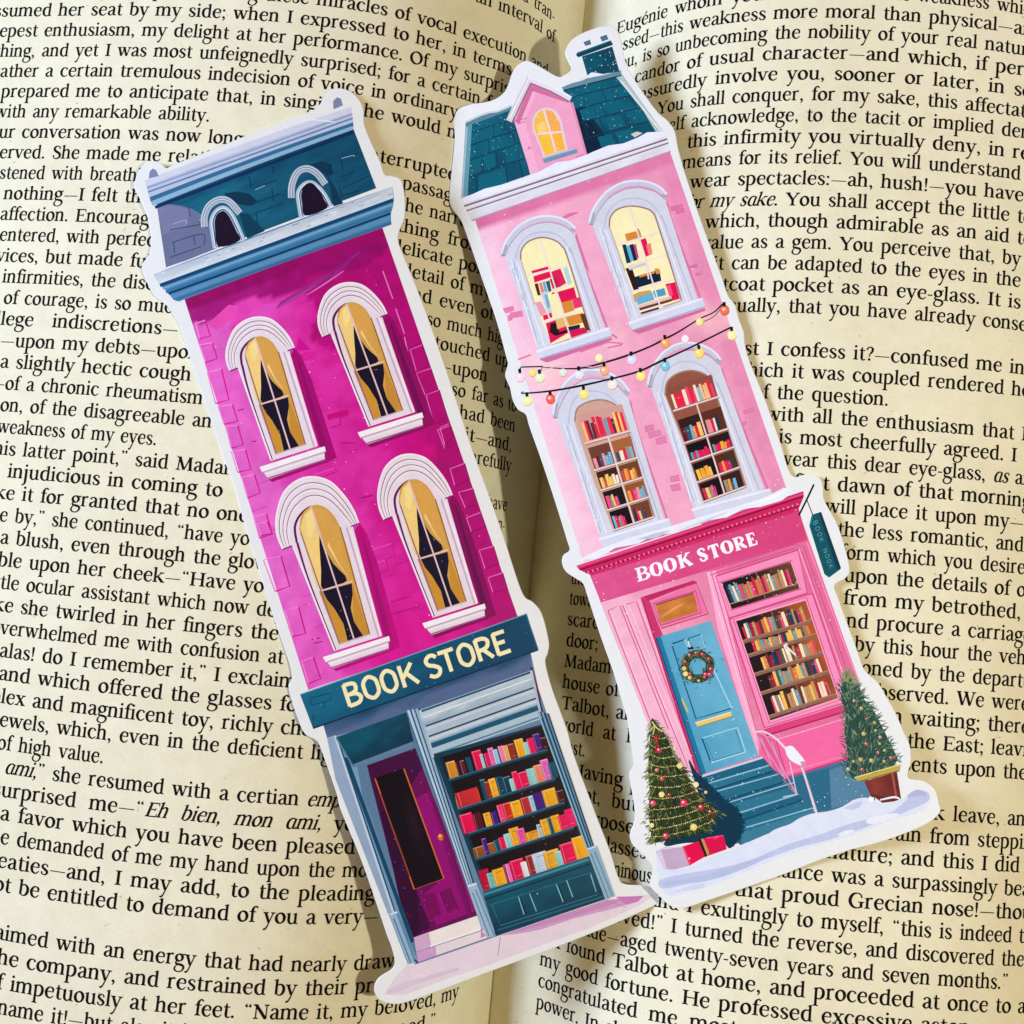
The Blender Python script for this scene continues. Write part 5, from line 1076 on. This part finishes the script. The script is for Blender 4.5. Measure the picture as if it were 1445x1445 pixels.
    qs = cH('205,1102 1198,792 1242,948 262,1244'); p.grid(qs, lambda u, v: mix((216, 94, 146), (210, 76, 130), u + (vn(u * 7, v * 4) - .5) * .8), 24, 6); fs = homog(UNIT, qs)
    p.poly(fs([(0, 0), (1, 0), (1, .12), (0, .12)]), (206, 52, 112)); flakes(p, fs, 60); sb = p.done()
    c = A.part('cornice', sb); qc = cH('145,1070 1222,716 1224,742 1200,800 205,1110 160,1090'); c.poly(qc, (200, 44, 102)); c.strip(cH('150,1076 1222,728'), 2.6, (224, 84, 138)); c.strip(cH('165,1088 1220,742'), 1.8, (120, 16, 60)); c.strip(cH('190,1104 1200,786'), 2.2, (150, 24, 72))
    for k in range(46):
        t = k / 45; a = cH('200,1096')[0] * (1 - t) + cH('1192,774')[0] * t; c.strip([a, a + np.array([1, 2.6])], 2.4, (236, 128, 168), up=(k == 0))
    c.poly(cH('150,1056 175,1030 270,985 420,930 600,880 760,830 900,790 1040,745 1130,700 1220,716 1150,738 1120,760 1020,790 940,800 860,840 740,860 600,915 500,930 440,965 330,985 250,1035 200,1040'), (226, 230, 242)); c.poly(cH('430,945 520,915 600,900 520,940'), (196, 196, 216)); c.strip(cH('640,900 760,855 860,815'), [1, 3, 1], (206, 206, 224)); c.strip(cH('960,780 1060,750 1130,722'), [1, 4, 1], (236, 240, 246)); c.done()
    l = A.part('lettering', sb); lattice_letters(l, 'BOOK STORE', [(.005, .103), (.118, .208), (.228, .318), (.338, .445), (.502, .572), (.594, .678), (.698, .786), (.802, .896), (.916, .99)], cH('418,1085 992,908 1012,966 434,1148'), 3.3, (244, 236, 242), SLAB); l.done()
    # hanging sign
    h = A.part('hanging_sign'); h.strip(cH('1200,832 1236,760 1272,684'), 2.6, (26, 26, 32)); h.strip(cH('1238,756 1268,832'), 1.3, (40, 44, 52)); h.poly(cH('1262,828 1306,814 1398,1086 1344,1126 1322,1110 1250,880'), (10, 92, 106)); h.poly(cH('1306,814 1312,830 1400,1078 1398,1086 1380,1085 1296,820'), (4, 64, 80)); h.poly(cH('1262,828 1250,880 1258,884 1270,832'), (24, 118, 130)); hs = h.done()
    l = A.part('lettering', hs)
    f2 = homog(UNIT, cH('1298,842 1378,1078 1340,1092 1258,862'))
    for i, ch in enumerate('BOOK NOOK'):
        if ch == ' ': continue
        a = i / 9 + .012; b = a + .075
        for st in SANS[ch]:
            closed = st[-1] == 'c'; P = np.array([q[:2] for q in (st[:-1] if closed else st)]); l.strip(f2(np.stack([a + P[:, 0] * (b - a), .3 + .5 * P[:, 1]], 1)), .75, (104, 164, 164), closed=closed, smooth=len(P) > 2)
    l.done()
    # ---------------- steps, plinth
    p = A.part('plinth'); p.poly(cJ('640,600 690,640 985,552 1060,600 1110,735 1000,760 860,800 760,720'), (64, 122, 150)); p.poly(cJ('640,600 690,640 720,640 900,590 910,770 850,795'), (48, 112, 140)); p.poly(cJ('900,600 985,570 1060,620 1105,732 910,772'), (92, 136, 164)); flakes(p, homog(UNIT, cJ('690,640 985,555 1080,730 860,790')), 30); p.done()
    p = A.part('steps'); p.poly(cJ('308,632 598,540 640,590 700,640 760,712 838,790 640,880 500,940 440,900 380,760'), (36, 104, 132)); p.poly(cJ('330,660 620,575 640,600 370,690'), (50, 120, 146)); p.poly(cJ('400,700 670,622 690,650 430,740'), (44, 114, 140)); p.poly(cJ('440,760 740,672 760,705 500,800'), (52, 122, 148)); p.poly(cJ('490,840 790,735 830,780 520,880'), (46, 116, 142)); p.poly(cJ('505,880 840,775 838,795 640,880 500,940'), (66, 130, 154))
    p.strip(cJ('308,632 598,542'), 3.0, (190, 208, 222))
    for s, w in (('352,660 628,578', 1.8), ('392,695 668,618', 1.8), ('425,752 742,655', 1.7), ('465,802 760,708', 1.9), ('500,866 822,772', 1.8)): p.strip(cJ(s), w, (146, 190, 208))
    for s in ('370,690 640,606', '420,740 690,655', '480,835 780,735'): p.strip(cJ(s), 2.2, (18, 80, 108))
    flakes(p, homog(UNIT, cJ('330,640 600,560 820,780 500,900')), 40); p.done()
    r = A.part('railing')
    for s in ('575,445 690,628', '610,440 750,708', '640,470 700,640', '590,450 640,580'): r.strip(cJ(s), 2.0, (214, 150, 186))
    r.strip(cJ('690,640 750,710 690,640'), 1.6, (230, 150, 190)); r.strip(cJ('562,428 600,425 650,450 700,500 740,545 785,580'), [1.5, 2.2, 2.4, 3, 3, 2], (226, 214, 226)); r.strip(cJ('775,585 800,660 840,790'), [3.2, 3.2, 3.8], (222, 206, 220)); r.strip(cJ('783,590 846,788'), 1.0, (170, 150, 180)); r.strip(cJ('720,560 752,708 690,722'), 1.8, (206, 200, 214), smooth=False)
    r.poly(catmull(cJ('700,500 730,490 760,520 790,560 785,582 750,570 715,545'), 4, True), (232, 234, 242)); r.poly(cJ('770,560 792,560 798,580 775,590'), (206, 150, 176)); r.done()
    # ---------------- snow
    p = A.part('snow'); p.poly(catmull(cJ('118,975 150,1045 262,1040 330,1005 440,968 520,930 600,905 650,870 720,845 760,820 810,800 850,792 900,785 960,765 1010,735 1060,724 1100,735 1150,750 1230,735 1280,700 1320,690 1352,705 1352,745 1310,790 1180,825 1040,880 900,925 760,965 600,1025 460,1085 330,1130 200,1170 150,1150 125,1080'), 3, True), (216, 222, 238))
    p.poly(catmull(cJ('132,1098 240,1070 420,1040 560,1000 700,940 860,890 1000,840 1160,800 1240,745 1290,695 1345,700 1350,738 1290,770 1180,815 1060,860 900,915 760,950 620,1000 480,1050 340,1090 220,1125 140,1135'), 3, True), (190, 198, 226)); p.strip(cJ('150,1115 330,1090 480,1045 620,990'), [4, 9, 9, 4], (182, 192, 222)); p.strip(cJ('200,1150 330,1120'), [3, 8], (206, 212, 232))
    p.poly(catmull(cJ('1065,832 1100,812 1180,796 1215,800 1190,815 1100,845'), 4, True), (226, 230, 242)); p.poly(catmull(cJ('942,888 980,872 1014,872 985,890 955,902'), 4, True), (224, 230, 242)); p.poly(catmull(cJ('968,772 1000,755 1045,740 1040,765 1000,780'), 4, True), (196, 202, 228)); p.strip(cJ('1255,720 1300,702 1340,712'), [4, 9, 4], (180, 184, 214)); p.disc(cJ('1090,730')[0], 4, (236, 240, 246)); p.disc(cJ('820,950')[0], 1.4, (236, 240, 248)); p.done()
    # ---------------- Christmas tree with gifts
    t = A.part('christmas_tree')
    t.poly(catmull(cJ('262,560 300,610 350,655 400,705 440,745 480,770 500,810 512,850 495,905 450,955 410,930 250,930 160,945 170,910 330,840'), 3, True), (6, 62, 84))
    for k in range(90):
        q = catmull(cJ('300,610 350,655 400,705 440,745 480,770 500,810 512,850 495,905 450,950'), 12)[rg.randint(2, 92)] + np.array([rg.uniform(-3, .5), rg.uniform(-2, 2)]); a = rg.uniform(-.9, .9); t.strip([q, q + np.array([math.cos(a), math.sin(a)]) * rg.uniform(2, 5)], [2.2, .6], rg.choice([(6, 62, 84), (10, 74, 96), (20, 88, 108)]), up=(k == 0), smooth=False)
    L_ = [(95, 368, 0), (92, 440, 34), (88, 520, 62), (84, 600, 104), (80, 700, 160), (84, 780, 200), (92, 860, 250), (96, 935, 270)]
    edge = cJ('95,365 88,440 82,520 78,600 86,700 80,800 92,880 88,935'); right = cJ('100,365 165,450 195,530 250,600 285,680 335,740 395,790 345,880')
    t.poly(np.concatenate([edge, right[::-1]]), (52, 66, 44))
    GR = [(34, 54, 40), (48, 72, 46), (72, 92, 54), (26, 44, 36), (104, 116, 70), (64, 76, 44), (140, 142, 90), (84, 100, 60)]
    def spine(k): a = k * 7; i = min(int(a), 6); u = a - i; return edge[i] * (1 - u) + edge[i + 1] * u, right[i] * (1 - u) + right[i + 1] * u
    for k in range(760):
        v = rg.random() ** .8; a, b = spine(v); u = rg.random() ** .9; q = a * (1 - u) + b * u; ang = 2.2 - 1.9 * u + rg.uniform(-.6, .6); ln = rg.uniform(4, 9)
        c = rg.choice(GR) if u < .85 or rg.random() < .6 else (96, 74, 44)
        if u < .12: c = mix(c, (176, 180, 120), .5)
        t.strip([q, q + np.array([math.cos(ang), math.sin(ang)]) * ln], [1.6, .5], c, up=(k % 45 == 0), smooth=False)
    for k in range(210):
        v = rg.random(); a, b = spine(v); tier = .5 + .5 * math.sin(v * 44); u = rg.choice([rg.uniform(-.10 * tier, .03), rg.uniform(.94, 1.0 + .13 * tier)]); q = a * (1 - u) + b * u; ang = (2.5 if u < .5 else .6) + rg.uniform(-.5, .5); t.strip([q, q + np.array([math.cos(ang), math.sin(ang)]) * rg.uniform(4, 9)], [1.2, .3], rg.choice([(150, 156, 104), (110, 120, 78), (176, 176, 124), (70, 88, 56), (56, 74, 50)]), up=(k == 0), smooth=False)
    t.next()
    for row in range(11):                                          # beaded garlands
        v = .14 + row * .078; a, b = spine(min(v, .98)); n = int(np.hypot(*(b - a)) / 2.7) + 2
        for j in range(n):
            u = (j + .5) / n; q = a * (1 - u) + b * u + np.array([0, math.sin(u * 3.14) * 4.5 + rg.uniform(-.6, .6)]); t.disc(q, rg.choice([.6, .75, .9]), rg.choice([(240, 214, 130), (250, 236, 180), (206, 170, 84)]), up=False, n=7)
    t.strip(cJ('100,470 118,440 120,480 112,520'), 2.6, (170, 40, 56)); t.strip(cJ('110,520 140,505'), 2.4, (190, 50, 66)); t.strip(cJ('96,380 120,410 145,425'), 1.6, (222, 214, 150)); t.strip(cJ('90,420 110,395 100,440'), 1.4, (206, 200, 140)); tree = t.done()
    for s, c, r in (('240,748', (222, 40, 96), 5.2), ('318,768', (180, 40, 64), 4.6), ('100,750', (214, 70, 96), 4.4), ('158,898', (206, 60, 96), 4.4), ('285,858', (222, 206, 110), 5), ('296,665', (240, 226, 150), 3.8), ('222,580', (232, 216, 120), 4), ('140,710', (232, 216, 130), 4.2), ('128,510', (190, 48, 66), 4), ('142,640', (190, 56, 60), 3.4), ('118,600', (206, 110, 80), 2.8), ('175,712', (170, 40, 50), 2.6), ('95,850', (226, 216, 140), 3.4), ('360,790', (150, 60, 40), 3.4), ('200,500', (226, 210, 130), 2.6), ('340,700', (214, 190, 110), 2.4)):
        b = A.part('bauble', tree); o = cJ(s)[0]; b.disc(o, r, mix(c, (255, 240, 230), .2), c, n=12); b.disc(o + np.array([-1, -1.2]), r * .32, (252, 222, 214), n=8); b.done()
    g = A.part('gift_box'); g.poly(cJ('234,946 312,920 340,990 266,1032'), (222, 20, 84)); g.poly(cJ('312,920 345,905 420,895 436,958 345,990'), (214, 22, 84)); g.poly(cJ('370,905 392,895 400,905 380,915'), (240, 60, 110)); g.poly(cJ('306,915 318,912 350,985 338,995'), (26, 34, 40)); g.poly(cJ('318,912 330,910 356,975 348,990'), (200, 150, 84)); g.strip(cJ('240,950 270,1025'), 1.6, (244, 80, 130)); g.strip(cJ('345,908 420,896'), 1.4, (246, 90, 136)); g.disc(cJ('265,1000')[0], 1.6, (250, 170, 190)); g.done()
    g = A.part('gift_box'); g.poly(cJ('112,968 150,950 234,946 266,1032 200,1050 150,1048'), (194, 170, 196)); g.poly(cJ('112,968 135,958 165,1046 150,1050'), (214, 200, 220)); g.strip(cJ('135,958 232,946'), 1.6, (222, 208, 226)); g.done()
    # ---------------- potted tree
    t = A.part('potted_tree')
    lf = cJ('972,150 955,205 952,270 975,350 968,430 985,520 975,590 1005,640'); rt = cJ('976,150 1030,215 1058,280 1105,335 1150,425 1185,495 1212,550 1170,615')
    t.poly(np.concatenate([lf, rt[::-1]]), (50, 82, 74)); G2 = [(48, 86, 78), (72, 112, 100), (102, 136, 116), (34, 62, 62), (132, 154, 126), (60, 100, 86), (96, 124, 96)]
    def sp2(k): a = k * 7; i = min(int(a), 6); u = a - i; return lf[i] * (1 - u) + lf[i + 1] * u, rt[i] * (1 - u) + rt[i + 1] * u
    for k in range(760):
        v = rg.random() ** .75; a, b = sp2(v); u = rg.uniform(-.07, 1.05); q = a * (1 - u) + b * u; ang = -2.3 + 2.0 * u + rg.uniform(-.7, .7); c = rg.choice(G2)
        if v < .15: c = mix(c, (206, 196, 130), .5)
        t.strip([q, q + np.array([math.cos(ang), math.sin(ang)]) * rg.uniform(4, 10)], [1.5, .4], c, up=(k % 45 == 0), smooth=False)
    tr = t.done()
    for s, c, r in (('1012,285', (236, 170, 140), 3.2), ('1045,320', (214, 176, 90), 4), ('1068,368', (206, 84, 110), 2.8), ('1105,385', (222, 190, 96), 3.2), ('1055,435', (240, 206, 110), 4.2), ('1110,420', (226, 200, 110), 2.8), ('1068,482', (222, 80, 96), 4), ('1042,552', (232, 190, 96), 4.4), ('1090,556', (236, 206, 120), 4.2), ('1128,480', (214, 190, 110), 3), ('1180,545', (222, 60, 110), 4.2), ('1130,450', (236, 170, 176), 3.4), ('1050,598', (206, 50, 110), 4), ('985,595', (214, 214, 170), 3.8), ('1148,560', (222, 200, 120), 3), ('1010,560', (214, 200, 130), 2.8), ('1120,520', (236, 150, 160), 2.8), ('1150,510', (240, 220, 150), 2.6)):
        b = A.part('bauble', tr); o = cJ(s)[0]; r *= .72; c = mix(c, (70, 100, 84), .3); b.disc(o, r, mix(c, (255, 246, 226), .12), c, n=12); b.disc(o + np.array([-1, -1]), r * .3, (255, 240, 220), n=8); b.done()
    pt = A.part('plant_pot', tr); pt.grid(cJ('1058,650 1206,606 1226,736 1090,722'), lambda u, v: mix((140, 66, 58), (104, 42, 44), abs(u - .35) * 1.3 + (vn(u * 5, v * 5) - .5) * .5), 10, 6); pt.poly(cJ('1085,708 1226,732 1190,742 1140,748'), (110, 46, 46)); pt.poly(cJ('1014,632 1110,612 1224,572 1218,602 1130,630 1030,652'), (186, 168, 88)); pt.strip(cJ('1014,634 1224,574'), 1.8, (220, 206, 136)); pt.strip(cJ('1030,652 1218,602'), 1.4, (130, 110, 56)); pt.strip(cJ('1185,610 1205,730'), 3.2, (166, 92, 82)); pt.strip(cJ('1130,735 1195,722 1224,735'), [2, 3, 2], (230, 232, 240)); pt.done()
pink_bookmark()
